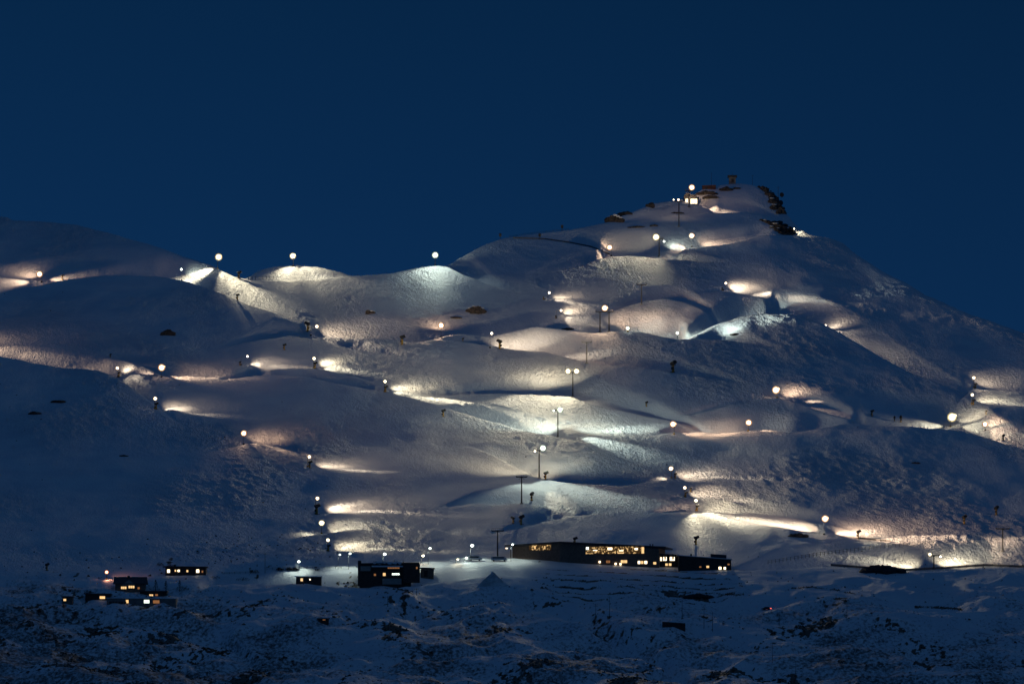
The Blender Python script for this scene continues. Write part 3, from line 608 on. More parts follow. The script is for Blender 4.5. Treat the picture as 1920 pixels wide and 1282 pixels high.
for a in [
 (557,1052,1070,'white street lamp alone at the left end of the car park',3.8*K,'cool',2.4),(634,1039,1067,'left of two slim street lamps left of the dark chalet',2.1*K,'cool',1.6),
 (653,1037,1067,'right of two slim street lamps left of the dark chalet',2.1*K,'cool',2.0),(718,1038,1064,'street lamp rising behind the dark chalet roof',2.5*K,'cool',2.8),
 (790,1041,1058,'low street lamp at the right shoulder of the dark chalet',2.5*K,'yel',2.4),(803,1027,1058,'tall street lamp between the dark chalet and the vans',3.4*K,'cool',2.2),
 (882,1022,1050,'bright street lamp above the left van',5.9*K,'cool',3.0),(871,1045,1055,'low lamp at the left of the left van',2.1*K,'cool',2.2),
 (958,1020,1052,'street lamp at the left tip of the large lodge',3.4*K,'cool',2.0),(855,1051,1057,'lowest little lamp on the edge of the lit bank',0.8*K,'yel',1.6)]: street_lamp(*a)

# ---------------------------------------------------------------- buildings
class Plane:   # a vertical wall through two ground points; gives points on it for picture positions
    def __init__(s, p, q, out=0.06): s.p = Vector((p[0], p[1])); s.d = Vector((q[0]-p[0], q[1]-p[1])).normalized(); s.n = Vector((s.d.y, -s.d.x)); s.out = out
    def hit(s, px, v):
        k = (px-CX)/F   # x = k*y
        den = s.d.x - k*s.d.y; t = (k*s.p.y - s.p.x)/den; y = s.p.y + t*s.d.y
        return t, (VH-v)/F*y
    def quad(s, mb, x0, v0, x1, v1, off=0.0, th=0.12):
        t0, zt = s.hit(x0, v0); t1, _ = s.hit(x1, v0); _, zb = s.hit(x0, v1)
        a = s.p + s.d*t0 + s.n*(s.out+off); b = s.p + s.d*t1 + s.n*(s.out+off); a2 = a - s.n*th; b2 = b - s.n*th
        return mb.slab([a, b, b2, a2], zb, zt)
def window(plane, x0, v0, x1, v1, pane, parent, mull=0, lab=None, frame='dark', rows_=0):
    f = MB(); w = 0.22; s = 2650/F; p = w/s
    plane.quad(f, x0-p, v0-p, x1+p, v0, 0.05); plane.quad(f, x0-p, v1, x1+p, v1+p, 0.05); plane.quad(f, x0-p, v0, x0, v1, 0.05); plane.quad(f, x1, v0, x1+p, v1, 0.05)
    for k in range(mull):
        xm = x0 + (x1-x0)*(k+1)/(mull+1); plane.quad(f, xm-0.25, v0, xm+0.25, v1, 0.08)
    for k in range(rows_):
        vm = v0 + (v1-v0)*(k+1)/(rows_+1); plane.quad(f, x0, vm-0.2, x1, vm+0.2, 0.07)
    o = f.build('window', frame, parent); g = MB(); plane.quad(g, x0, v0, x1, v1, 0.0, 0.08); g.build('pane', pane, o)
    if lab: o['label'] = lab
    return o

# large lodge with angled front
y0 = ground(1050, 1053).y
C_ = at(1050, 0, y0); L_ = at(961, 0, y0+10); R_ = at(1236, 0, ground(1236, 1064).y)
lodge = empty('ski_lodge', (0, 0, 0)); tag(lodge, 'large dark angular lodge with long glazed hall windows and an overhanging flat roof', 'lodge')
zc = lambda v, y: (VH-v)/F*y
back = [Vector((R_.x+4, R_.y+34)), Vector((L_.x+10, L_.y+24))]
foot = [L_.xy, C_.xy, R_.xy] + back
zt = [zc(1024, L_.y), zc(1017.5, C_.y), zc(1027.5, R_.y), zc(1027, R_.y), zc(1022, L_.y)]
MB().slab(foot, zc(1074, y0), [z-0.02 for z in zt]).build('wall', 'brown', lodge)
rp = [Vector((at(946, 0, L_.y).x, L_.y-1.0)), Vector((C_.x, C_.y-1.6)), Vector((at(1248, 0, R_.y).x, R_.y-1.4)), back[0] + Vector((4, 2)), back[1] + Vector((-3, 2))]
zr = [zc(1024.5, L_.y)+0.02, zc(1017.5, C_.y), zc(1027, R_.y), zc(1027, R_.y), zc(1022, L_.y)]
MB().slab(rp, zr, [z+0.75 for z in zr]).build('roof', 'roof', lodge)
pl = Plane(L_, C_); pr = Plane(C_, R_)
w = window(pl, 992, 1021.5, 1033, 1031, 'hall', lodge, 9); w['label'] = 'dim glazed band on the left wing'
for (a, b) in ((1002, 1004.5), (1021, 1022.5)):
    m = MB(); pl.quad(m, a, 1023, b, 1029, 0.12); m.build('lamp', 'win_warm', w)
w = window(pr, 1098, 1024.5, 1208, 1038, 'hall', lodge, 18, rows_=1); w['label'] = 'long glazed hall window on the right wing'
for (a, b, c, d, mm) in ((1099,1025,1104,1030,'win_white'),(1112,1030.5,1120,1032,'win_bright'),(1139.5,1026,1148,1030.5,'win_bright'),(1161,1031,1169,1032.6,'win_bright'),(1158,1035,1170,1037,'win_warm'),(1190,1027,1196,1030.5,'win_bright'),(1203,1025,1207.5,1037,'win_warm')):
    m = MB(); pr.quad(m, a, c if False else b, c, d, 0.12); m.build('lamp', mm, w)
for (a, b, c, d, mm, ml) in ((1136.5,1050,1144,1055,'win_dim',1),(1164,1049.5,1176,1055,'win_warm',1),(1196,1051,1200.5,1056.5,'win_bright',0),(1202,1051,1206.5,1056.5,'win_warm',0),(1208.5,1051,1213.5,1056.5,'win_bright',0),(1225,1053,1230.5,1057.5,'win_warm',0)):
    window(pr, a, b, c, d, mm, lodge, ml)
for (a, v, r) in ((1124.5, 1053, .5), (1154.5, 1056.5, .6), (1163.5, 1057, .6)):
    m = MB(); pr.quad(m, a-1.6, v-1.8, a+1.6, v+1.8, 0.3, 0.35); m.build('wall_lamp', 'win_bright', lodge)
for a in (1219, 1224):
    p = at(a, 0, R_.y+8); MB().tube((p.x, p.y, zc(1027, R_.y)), (p.x, p.y, zc(1018.5, R_.y)), 0.28).build('flue', 'dark', lodge)
for a in (957.5,):
    p = at(a, 0, L_.y+0.5); MB().tube((p.x, p.y, zc(1060, p.y)), (p.x, p.y, zc(1025, p.y)), 0.2).build('roof_post', 'dark', lodge)
m = MB(); m.slab([at(948, 0, L_.y-0.9).xy, at(952, 0, L_.y-0.9).xy, at(952, 0, L_.y-0.4).xy, at(948, 0, L_.y-0.4).xy], zc(1028.5, L_.y), zc(1026.6, L_.y)); m.build('eave_lamp', 'win_bright', lodge)

def block(name, label, cat, x0, x1, vt0, vt1, vb, wall, roofm, depth=12, dy=0, roof_over=0.6, roof_th=0.5, flat=True, gy=None, group=None, ridge=None, gv=None):
    y = (gy if gy is not None else ground((x0+x1)/2, gv or vb).y) + dy
    a = at(x0, 0, y); b = at(x1, 0, y); root = empty(name, (0, 0, 0)); tag(root, label, cat, group)
    pts = [a.xy, b.xy, Vector((b.x, y+depth)), Vector((a.x, y+depth))]
    z0, z1 = zc(vt0, y), zc(vt1, y)
    MB().slab(pts, zc(vb, y)-2.5, [z0, z1, z1, z0]).build('wall', wall, root)
    o = roof_over
    if ridge is None:
        MB().slab([Vector((a.x-o, y-o)), Vector((b.x+o, y-o)), Vector((b.x+o, y+depth+o)), Vector((a.x-o, y+depth+o))], [z0+0.004, z1+0.004, z1+0.004, z0+0.004], [z0+roof_th, z1+roof_th, z1+roof_th, z0+roof_th]).build('roof', roofm, root)
    else:
        zr = zc(ridge, y); ym = y+depth/2; mb = MB(); e = 0.15
        mb.add([(a.x-o,y-o,z0-0.2),(b.x+o,y-o,z1-0.2),(b.x+o,ym,zr),(a.x-o,ym,zr),(a.x-o,y-o,z0+0.2),(b.x+o,y-o,z1+0.2),(b.x+o,ym,zr+0.4),(a.x-o,ym,zr+0.4)],[(0,3,2,1),(4,5,6,7),(0,1,5,4),(1,2,6,5),(2,3,7,6),(3,0,4,7)])
        mb.add([(a.x-o,ym,zr),(b.x+o,ym,zr),(b.x+o,y+depth+o,z1-0.2),(a.x-o,y+depth+o,z0-0.2),(a.x-o,ym,zr+0.4),(b.x+o,ym,zr+0.4),(b.x+o,y+depth+o,z1+0.2),(a.x-o,y+depth+o,z0+0.2)],[(0,3,2,1),(4,5,6,7),(0,1,5,4),(1,2,6,5),(2,3,7,6),(3,0,4,7)])
        mb.build('roof', roofm, root)
        g = MB()
        for xx in (a.x, b.x-0.25): g.add([(xx,y,z0-0.1),(xx,y+depth,z0-0.1),(xx,ym,zr),(xx+0.25,y,z0-0.1),(xx+0.25,y+depth,z0-0.1),(xx+0.25,ym,zr)],[(0,1,2),(3,5,4),(0,3,4,1),(1,4,5,2),(2,5,3,0)])
        g.build('gable', wall, root)
    return root, Plane(a, b), y
gyl = R_.y
gys = ground(1320, 1069).y
r, p, y = block('lodge_annex', 'low annex with bright square windows joined to the right end of the large lodge', 'annex', 1236.5, 1271, 1039.5, 1041, 1064, 'darkwall', 'roof', 14, gy=gyl+2)
for a in ((1238,1044,1241,1051),(1243.5,1043.5,1250,1050.5),(1256,1043.5,1265,1050.5)): window(p, *a, 'win_bright', r, 1)
for a in ((1247.5,1055.5,1252,1060),(1254,1055.5,1259,1060)): window(p, *a, 'win_warm', r)
r, p, y = block('staff_building', 'long dark low building with pale roof edge, right end of the lodges', 'building', 1272, 1371, 1041, 1048.5, 1070, 'darkwall', 'snowcap', 14, gy=gys, roof_th=0.35)
for a in ((1311,1061,1315,1063.5,'win_dim'),(1324.5,1060,1329.5,1064,'win_warm'),(1347.5,1062,1352.5,1067,'win_bright'),(1357,1062.5,1361,1067,'win_bright'),(1364,1056,1368,1059,'win_dim')): window(p, *a, r)
q = MB(); A = at(1333, 0, y+3); B = at(1362, 0, y+3); q.slab([A.xy, B.xy, Vector((B.x, y+10)), Vector((A.x, y+10))], zc(1048, y), [zc(1037.5, y), zc(1039.5, y), zc(1039.5, y), zc(1037.5, y)]); q.build('roof_plant', 'roof', r)
for a in (1247, 1262, 1296): t_ = at(a, 0, y+6); MB().tube((t_.x, t_.y, zc(1048, y)), (t_.x, t_.y, zc(1037.5, y)), 0.4).build('vent', 'dark', r)

r, p, y = block('dark_chalet', 'big dark chalet with snow on its roof beside the lit car park', 'chalet', 674, 770, 1057, 1057, 1092, 'darkwall', 'roof', 16, gv=1098)
window(p, 727, 1063, 749, 1065.5, 'win_dim', r, 6); window(p, 735, 1074, 749, 1077.5, 'win_white', r, 3); window(p, 718, 1073.5, 723, 1079, 'win_warm', r); window(p, 701, 1075, 705, 1079, 'win_dim', r); window(p, 757, 1062, 762, 1067, 'win_dim', r)
m = MB(); p.quad(m, 717, 1084, 753, 1095, 0.9, 0.9); m.build('plinth', 'palewall', r)
m = MB(); p.quad(m, 697, 1060, 757, 1062.5, 2.2, 2.2); m.build('canopy', 'snowcap', r)
yy = p.p.y; sm_ = MB(); A = at(702, 0, yy+5)
for k in range(6): B = at(702+9.6*k, 0, yy-0.4); sm_.blob((B.x, B.y+2.6, zc(1057, yy)+0.45), 2.2, 3.4, 0.75+0.25*(k % 2), jit=0.15)
sm_.build('roof_snow', 'snowcap', r, smooth=True)
m = MB(); a_ = at(671, 0, yy-0.5); m.box(a_.x, yy-0.6, zc(1098, yy), a_.x+1.6, yy+3, zc(1050.5, yy)); m.build('chimney', 'darkwall', r)
m = MB(); p.quad(m, 756, 1055.5, 787, 1092, 2.6, 5.0); ow = m.build('side_wing', 'darkwall', r)
A = at(700, 0, yy+7); B = at(757, 0, yy+7); MB().slab([A.xy, B.xy, Vector((B.x, yy+13)), Vector((A.x, yy+13))], zc(1060, yy), zc(1051.5, yy)).build('upper_storey', 'darkwall', r)
A = at(754, 0, yy-2.9); B = at(789, 0, yy-2.9); MB().slab([A.xy, B.xy, Vector((B.x, yy+3)), Vector((A.x, yy+3))], [zc(1055.4, yy)]*4, [zc(1054.6, yy), zc(1054.6, yy), zc(1053.4, yy), zc(1053.4, yy)]).build('wing_roof', 'roof', r)
A = at(676, 0, yy-1.0); B = at(695, 0, yy-1.0); MB().slab([A.xy, B.xy, Vector((B.x, yy-0.7)), Vector((A.x, yy-0.7))], zc(1070, yy), zc(1061, yy)).build('balcony', 'palewall', r)
window(Plane(at(756,0,yy-2.7), at(787,0,yy-2.7)), 780, 1062, 783, 1066, 'win_dim', r)
t_ = at(739, 0, yy+6); MB().tube((t_.x, t_.y, zc(1054, yy)), (t_.x, t_.y, zc(1049, yy)), 0.15).build('flue', 'dark', r)
r, p, y = block('storage_shed', 'plain brown shed butting against the right side of the dark chalet', 'shed', 789, 813, 1065, 1066, 1082, 'brown', 'roof', 8, gv=1090, dy=4)
m = MB(); p.quad(m, 795, 1069, 802, 1081, 0.02); m.build('door', 'darkwall', r)

r, p, y = block('long_cabin', 'long low cabin with a row of five lit windows on the left hillside', 'cabin', 310, 386, 1062.5, 1063.5, 1078, 'darkwall', 'roof', 9, roof_over=0.9)
for a in ((313.5,1067,318.5,1073,'win_bright'),(327.5,1067.5,330.5,1071,'win_warm'),(333,1067.5,337,1071.5,'win_bright'),(349.5,1068,353,1072,'win_warm'),(368,1067,373.5,1073,'win_bright'),(378,1069,381,1073,'win_dim')): window(p, *a, r)
r, p, y = block('gabled_house', 'dark gabled house with a lit bay window in the lower left', 'house', 216, 271, 1094, 1094, 1110, 'brown', 'roof', 11, ridge=1082, roof_over=0.9)
window(p, 227, 1099, 237, 1103.5, 'win_warm', r, 2); window(p, 241, 1097.5, 252, 1102, 'win_warm', r, 2); window(p, 258, 1100, 262, 1104, 'win_dim', r)
t_ = at(241, 0, y+5); MB().box(t_.x-0.6, t_.y-0.5, zc(1086, y), t_.x+0.6, t_.y+0.5, zc(1078.5, y)).build('chimney', 'darkwall', r)
m = MB(); A = at(228, 0, y-2.2); B = at(254, 0, y-2.2); Cm = (A.x+B.x)/2
m.add([(A.x,y-0.8,zc(1096.5,y)),(B.x,y-0.8,zc(1096.5,y)),(Cm,y-0.8,zc(1086.5,y)),(A.x,y+4,zc(1096.5,y)),(B.x,y+4,zc(1096.5,y)),(Cm,y+4,zc(1086.5,y))],[(0,1,2),(3,5,4),(0,3,4,1),(1,4,5,2),(2,5,3,0)]); m.build('dormer', 'palewall', r)
r, p, y = block('garage_row', 'long pale garage block with several lit openings below the gabled house', 'garage', 200, 330, 1121, 1122, 1136, 'greywall', 'snowcap', 12, roof_over=0.3, roof_th=0.3)
for a in ((236,1124,241,1130,'win_warm'),(270,1124,280,1130,'win_white'),(287,1124.5,299,1130.5,'win_dim')): window(p, *a, r)
for k in range(6): m = MB(); p.quad(m, 205+5.5*k, 1127, 209.5+5.5*k, 1135, 0.02); m.build('garage_door', 'darkwall', r)
r, p, y = block('upper_garage', 'short building with a small warm window standing behind the long pale garage block', 'garage', 262, 312, 1109, 1109, 1122, 'darkwall', 'roof', 8, gv=1117)
window(p, 280, 1113.5, 287, 1118, 'win_warm', r, 1); window(p, 291, 1113, 296, 1116.5, 'win_dim', r)
r, p, y = block('carport', 'dark carport with one lit window left of the long pale garage block', 'carport', 160, 206, 1113.5, 1114, 1124, 'darkwall', 'roof', 8)
window(p, 187, 1117, 197, 1122, 'win_warm', r)
r, p, y = block('corner_hut', 'small hut with a tiny warm window at the far lower left', 'hut', 117, 136, 1119, 1119, 1132, 'brown', 'roof', 6)
window(p, 119, 1122, 124, 1126, 'win_warm', r)
r, p, y = block('lit_shed', 'low shed with a warm window on the left side of the car park', 'shed', 555, 602, 1080.5, 1081, 1092, 'darkwall', 'snowcap', 8, roof_th=0.35, gv=1094)
window(p, 563.5, 1083.5, 568, 1089, 'win_warm', r); window(p, 580, 1084.5, 582.5, 1087, 'win_bright', r)
r, p, y = block('field_hut', 'small dark hut alone in the dark foreground with a faint red lamp', 'hut', 597, 616, 1160, 1160, 1169, 'darkwall', 'roof', 4)
m = MB(); p.quad(m, 605, 1160.8, 610, 1162, 0.2); m.build('wall_lamp', 'win_dim', r)
r, p, y = block('shipping_container', 'dark container lying on the snow in the right foreground', 'container', 1242, 1285, 1165, 1168, 1175, 'darkwall', 'darkwall', 2.6, roof_over=0.02, roof_th=0.08)
m = MB()
for k in range(20): p.quad(m, 1243+2.1*k, 1169, 1244+2.1*k, 1175, 0.03, 0.1)
m.build('ribs', 'dark', r)
# summit hut, lit inside
r, p, y = block('summit_hut', 'small hut with glowing yellow front under the summit', 'hut', 1284, 1308.5, 371, 371, 383, 'palewall', 'roof', 10, roof_over=0.8, gv=382)
for a in ((1285.5,373,1290,382,'win_bright'),(1295,373,1301,382,'win_bright'),(1302,373,1307,382,'win_bright')): window(p, *a, r, 1)
m = MB(); A = at(1283, 0, y+1); B = at(1306, 0, y+1); m.box(A.x, y+1, zc(370, y), B.x, y+7, zc(364.5, y)); m.box(A.x+1, y+2, zc(366, y), A.x+4, y+6, zc(361.5, y)); m.build('lift_machinery', 'dark', r)
r, p, y = block('lookout_hut', 'little lookout hut with a wide flat roof on the very summit', 'hut', 1367, 1379.5, 332.5, 332.5, 343, 'greywall', 'roof', 5, roof_over=0.9, roof_th=1.4, gv=344)
m = MB(); p.quad(m, 1371.5, 335, 1376, 341.5, 0.02); m.build('door', 'dark', r)
t_ = at(1373, 0, y+2); MB().tube((t_.x, t_.y, zc(330, y)), (t_.x, t_.y, zc(324, y)), 0.08).build('aerial', 'dark', r)
r, p, y = block('rusty_shed', 'low reddish shed half buried between the summit rocks', 'shed', 1317, 1342, 348.5, 347.5, 356, 'rust', 'rust', 6, roof_over=0.2, roof_th=0.2, gv=355)
m = MB(); p.quad(m, 1322, 350, 1327, 355, 0.02); m.build('door', 'dark', r)

# ---------------------------------------------------------------- masts, aerials, poles
def mast(px, vt, vb, label, r=0.14, name='mast', bars=2, cat='mast', group=None):
    b = ground(px, vb); s = spx(b); h = (vb-vt)*s; root = empty(name, b); tag(root, label, cat, group)
    MB().tube((0, 0, -1), (0, 0, h), r, r*0.5).build('pole', 'dark', root)
    m = MB()
    for k in range(bars): z = h*(0.93-0.1*k); m.beam((-1.1, 0, z), (1.1, 0, z), 0.12, 0.12)
    if bars: m.build('crossarm', 'dark', root)
    return root, b, h, s
mast(1334, 322, 349, 'thin mast left of the lookout hut', 0.12, bars=0)
mast(1411, 328, 347, 'thin mast right of the lookout hut', 0.12, bars=1)
root, b, h, s = mast(1459, 348, 384, 'tall aerial mast with round dishes on the right shoulder of the summit', 0.2, bars=1)
for (dx, dz, rr) in ((6, 15, 4.5), (4, 0, 5), (-3, 6, 4), (-7, -2, 3.5)):
    MB().lathe([(0, 0.2), (0.3, rr*s*0.7), (0.7, rr*s)], (dx*s, -0.6, h*0.12+dz*s), (0.4, -1, 0.0), 14).build('dish', 'dark', root)
mast(497, 1035, 1074, 'tall mast with guy posts left of the car park', 0.16, bars=1)
for i, (px, vt, vb, lab) in enumerate([(1143,1117,1160,'power pole in the dark foreground below the lodge terraces'),(1117,1131,1159,'thin short pole left of the foreground power pole'),
 (1279,1124,1157,'leaning foreground pole under the end of the terraces'),(1320,1134,1177,'left one of a close pair of foreground poles'),(1336,1146,1183,'right one of a close pair of foreground poles'),
 (1588,1131,1161,'foreground pole in the scrub right of the red car'),(1461,1146,1172,'short foreground pole just below the red car'),(1448,1203,1242,'nearest foreground pole close to the bottom edge'),
 (727,1117,1137,'small pole on the hump below the dark chalet'),(781,1102,1116,'stub pole right below the dark chalet'),(1492,1238,1272,'pole at the bottom edge of the picture')]):
    mast(px, vt, vb, lab, 0.14, 'utility_pole', 1 if i % 2 == 0 else 2, 'utility pole', 'poles in the dark foreground')

# ---------------------------------------------------------------- fences
def fence(pts, step, h, label, mat_='dark', rails=2, net=False, pr=0.07):
    root = empty('fence', (0, 0, 0)); tag(root, label, 'fence'); P3 = []
    x0, x1 = pts[0][0], pts[-1][0]; n = min(int((x1-x0)*0.28/step)+1, 96)
    for k in range(n+1):
        px = x0 + (x1-x0)*k/n; P3.append(ground(px, np.interp(px, [p[0] for p in pts], [p[1] for p in pts])))
    for p_ in P3: MB().tube((p_.x, p_.y, p_.z-0.4), (p_.x, p_.y, p_.z+h*random.uniform(0.95, 1.1)), pr, pr, 6).build('post', mat_, root)
    m = MB()
    for a, b in zip(P3[:-1], P3[1:]):
        for r_ in range(rails):
            z = h*(0.9-0.45*r_); m.beam(a+Vector((0, -0.1, z)), b+Vector((0, -0.1, z)), 0.08, 0.10)
    m.build('rail', mat_, root)
    if net:
        m = MB()
        for a, b in zip(P3[:-1], P3[1:]): m.beam(a+Vector((0, 0.12, h*0.45)), b+Vector((0, 0.12, h*0.45)), 0.04, h*0.7)
        m.build('netting', 'net', root)
fence([(466,525),(513,524)], 2.0, 2.2, 'short post fence below the left floodlit mound', rails=1, pr=0.12)
fence([(955,444),(1000,438.5),(1066,431)], 4, 1.1, 'dark railing along the skyline of the upper middle ridge')
fence([(962,447),(1020,449),(1070,456),(1110,464),(1143,478)], 3.4, 1.0, 'curved net fence leading down to the warm floodlight', net=True)
fence([(1060,507),(1090,502),(1116,493)], 2.6, 1.3, 'row of short stakes along the edge of the lit upper piste', rails=0)
fence([(1440,1057),(1540,1041),(1660,1027),(1750,1019)], 2.0, 1.9, 'long post and rail fence across the lower right piste', rails=2, pr=0.09)
fence([(1558,1061),(1640,1067),(1700,1070),(1760,1067),(1850,1061),(1940,1065)], 4.5, 1.5, 'grey safety net along the rim of the bottom right piste', net=True)
fence([(500,1068),(560,1066),(640,1066)], 3.2, 1.2, 'low railing at the back of the car park on the left', rails=2)
fence([(420,1076),(480,1074)], 3.2, 1.0, 'faint railing left of the tall car park mast', rails=2)
fence([(1612,1010),(1670,1016)], 3.2, 1.2, 'short sagging net right of the yellow snow gun on the bright piste', rails=1, net=True)
for (px, v, lab) in ((938, 447, 'stout sign post on the left end of the upper skyline'), (1054, 432.5, 'small sign post on the upper skyline railing'), (1012, 449, 'reddish sign post beside the curved net fence')):
    b = ground(px, v); r = empty('sign_post', b); tag(r, lab, 'sign post'); MB().tube((0, 0, -0.5), (0, 0, 3.2), 0.15).build('pole', 'dark', r); MB().box(-0.8, -0.25, 1.8, 0.8, -0.16, 3.9).build('board', 'darkwall', r)

# ---------------------------------------------------------------- vehicles
def van(px, vb, label, L=7.5, H=2.5, body='white', name='parked_van', rz=0.0, cat='van', lights=None):
    b = ground(px, vb); root = empty(name, b + Vector((0, 0, 0.05)), rz); tag(root, label, cat, 'vehicles by the car park')
    h = L/2; pts = [(-h,0.5),(-h,H*0.95),(-h+0.4,H),(h-1.3,H),(h-0.5,H*0.62),(h,H*0.52),(h,0.5)]
    if cat == 'car': pts = [(-h,0.4),(-h,0.95),(-h+0.5,1.0),(-h+1.1,H),(h-1.8,H),(h-1.1,0.95),(h,0.8),(h,0.4)]
    bo = MB().prism(pts, -0.95, 0.95).build('body', body, root)
    w = MB(); w.box(-h+(1.0 if cat == 'car' else 0.6), -0.97, H*0.6, h-1.6, -0.94, H*0.88); w.build('side_window', 'glass', root)
    for x in (-h+1.2, h-1.3):
        for y_ in (-0.85, 0.85):
            t = MB().lathe([(-0.13, 0.38), (0.13, 0.38)], (x, y_, 0.38), (0, 1, 0), 14).build('wheel', 'tyre', root)
    for y_ in (-0.7, 0.7): MB().box(h-0.04, y_-0.15, 0.7, h+0.03, y_+0.15, 0.9).build('headlight', 'glass', root)
    if lights:
        for y_ in (-0.62, 0.62): MB().box(-h-0.05, y_-0.3, 0.6, -h+0.3, y_+0.36, 0.9).build('tail_light', 'tail', root)
        w = MB().box(-h+0.1, -1.0, 0.62, -h+2.2, -0.955, 0.86); w.build('side_marker', 'tail', root)
    return root
van(891, 1051, 'pale minibus parked left of its twin on the lit bank', 6.8)
van(936, 1052, 'pale minibus parked next to the left tip of the large lodge', 8.0)
van(594, 1069, 'small white van on the left part of the car park', 3.6, 2.0)
for px, lab in ((525, 'left one of three small dark cars beyond the car park'), (543, 'middle one of three small dark cars beyond the car park'), (554, 'right one of three small dark cars beyond the car park')):
    van(px, 1069, lab, 3.9, 1.45, 'black', 'parked_car', random.uniform(-.4, .4), 'car')
van(1437, 1143, 'dark car with glowing red tail lights on the foreground road', 4.6, 1.5, 'black', 'moving_car', math.radians(168), 'car', lights=True)

# ---------------------------------------------------------------- rocks, cliffs, heaps
def rock(px, vb, wpx, hpx, label, name='rock', cap=False, n=None, matk='rock', cat='rock', sq=1.0):
    b = ground(px, vb); s = spx(b); w = wpx*s/2; h = hpx*s; mb = MB(); n = n or max(2, int(wpx/7))
    for k in range(n):
        t = (k+0.5)/n*2-1; hh = h*(1-0.55*abs(t)**1.5)*random.uniform(0.7, 1.0)
        x = t*w*0.8; mb.blob((x, random.uniform(-0.3, 0.5)*w*0.4, hh*0.25), w/n*2.3, max(w/n*1.7, 1.2)*sq, hh*0.75, 9, 6, 0.24)
    root = empty(name, b); tag(root, label, cat)
    mb.build('stone', matk, root)
    if cap:
        c = MB()
        for k in range(n):
            t = (k+0.5)/n*2-1; c.blob((t*w*0.75, 0.4, h*(0.86-0.4*abs(t))), w/n*1.2, w/n*1.2, h*0.13, 8, 4, 0.15)
        c.build('snow_cap', 'snowcap', root, smooth=True)
    return root
rock(315,628,24,12,'pair of dark boulders alone on the left snow slope')
rock(893,586,34,15,'large snow streaked rock in the middle of the upper slope',cap=True)
rock(694,588,13,8,'small dark rock left of the large snow streaked one',cap=True)
rock(110,754,20,6,'flat dark rock on the far left slope, upper of two')
rock(65,776,16,6,'flat dark rock on the far left slope, lower of two')
rock(855,596,16,3,'thin dark rock sliver below the large streaked rock')
rock(1153,416,36,15,'dark jagged outcrop on the left skyline of the summit ridge',name='outcrop',cap=True,cat='outcrop')
rock(1172,403,20,8,'small dark outcrop right above the jagged skyline outcrop',name='outcrop',cat='outcrop')
rock(1219,388,12,10,'single dark rock on the skyline left of the summit hut')
rock(1325,364,34,8,'dark rock band directly under the reddish shed')
rock(1362,357,22,7,'dark rock patch below the lookout hut')
rock(1382,354,10,4,'small rock right of the patch below the lookout hut')
rock(1332,371,24,6,'lower dark rock band right of the summit hut')
def crag(pts, label, hk=1.0, matk='rock'):
    b = ground(pts[0][0], pts[0][1]); root = empty('cliff', b); tag(root, label, 'cliff'); mb = MB()
    for (px, v, r_) in pts:
        p = ground(px, v) - b; s = spx(b)
        for k in range(3): mb.blob((p.x+random.uniform(-.5,.5)*r_*s, p.y+random.uniform(-.5,.8)*r_*s, p.z+0.25*r_*s*hk*k*0.8), r_*s*random.uniform(1.0,1.35), r_*s*1.3, r_*s*hk*random.uniform(.5,.9), 7, 4, 0.32)
    mb.build('stone', matk, root); c = MB()
    for (px, v, r_) in pts[1::3]:
        p = ground(px, v) - b; c.blob((p.x, p.y-0.3*r_*s, p.z+0.9*r_*s*hk), r_*s*0.8, r_*s*0.6, 0.35, 7, 4, 0.3)
    c.build('snow_ledge', 'snowcap', root, smooth=True)
crag([(1424,353,3),(1430,356,4),(1436,360,5),(1440,366,5),(1444,366,6),(1449,372,7),(1453,378,7),(1447,380,6),(1457,385,6),(1461,390,6),(1452,392,6),(1465,395,5),(1459,400,4),(1469,400,4)], 'broken dark cliff rising on the right shoulder of the summit', 1.5)
crag([(1428,413,3.5),(1434,415,4),(1440,418,5),(1447,421,6),(1454,424,7),(1461,427,7.5),(1468,430,8),(1475,433,8),(1481,436,7),(1486,439,5),(1458,432,6),(1466,437,6),(1474,440,5),(1447,427,4),(1452,418,4),(1462,419,5),(1470,423,5),(1479,429,5)], 'big slanting striped cliff with snow ledges at the right below the summit', 0.8)
rock(1195,427,42,4,'thin line of stones on the snow below the summit ridge',n=9)
rock(1226,424,14,4,'right end stones below the summit ridge',n=4)
rock(1270,400,26,3,'thin dark edge of rock beside the summit track',n=6)
rock(1497,1006,36,9,'grey rocky patch at the left of the brightest lower piste')
rock(1065,618,26,4,'dark stones on top of the middle crest left of the twin towers',n=6)
rock(1380,628,20,4,'dark twig covered stone on the white lit hill',n=4)
rock(1717,868,14,3,'small dark stone on the wide right slope',n=3)
rock(232,855,14,3,'small dark stone on the dark left hill',n=3)
rock(1655,1073,92,17,'dark rounded gravel heap at the rim of the bottom right piste','gravel_heap',n=9,matk='heap',cat='heap',sq=1.4)
rock(1310,1120,60,9,'dark curved bank at the end of the lodge terraces','earth_bank',n=8,matk='heap',cat='bank')
# tent shaped snow pile in front of the lit bank
b = ground(926, 1098); s = spx(b); r = empty('snow_pile', b); tag(r, 'sharp tent shaped pile of grey snow below the lit bank', 'snow pile')
w = 38*s; h = 28*s
MB().add([(-w,-2,-2),(w,-2,-2),(w*0.9,14,-2),(-w*0.9,14,-2),(-w*0.05,3,h),(-w*0.5,0.5,h*0.42),(w*0.42,0.8,h*0.36),(0.1*w,-1.6,h*0.2)],
         [(0,7,5),(0,1,7),(5,7,4),(7,6,4),(7,1,6),(1,2,6),(6,2,4),(2,3,4),(3,5,4),(3,0,5),(0,3,2,1)]).build('pile', mat('dirty_snow', (0.72, 0.72, 0.72), 0.9, var=0.4, vscale=0.3), r)

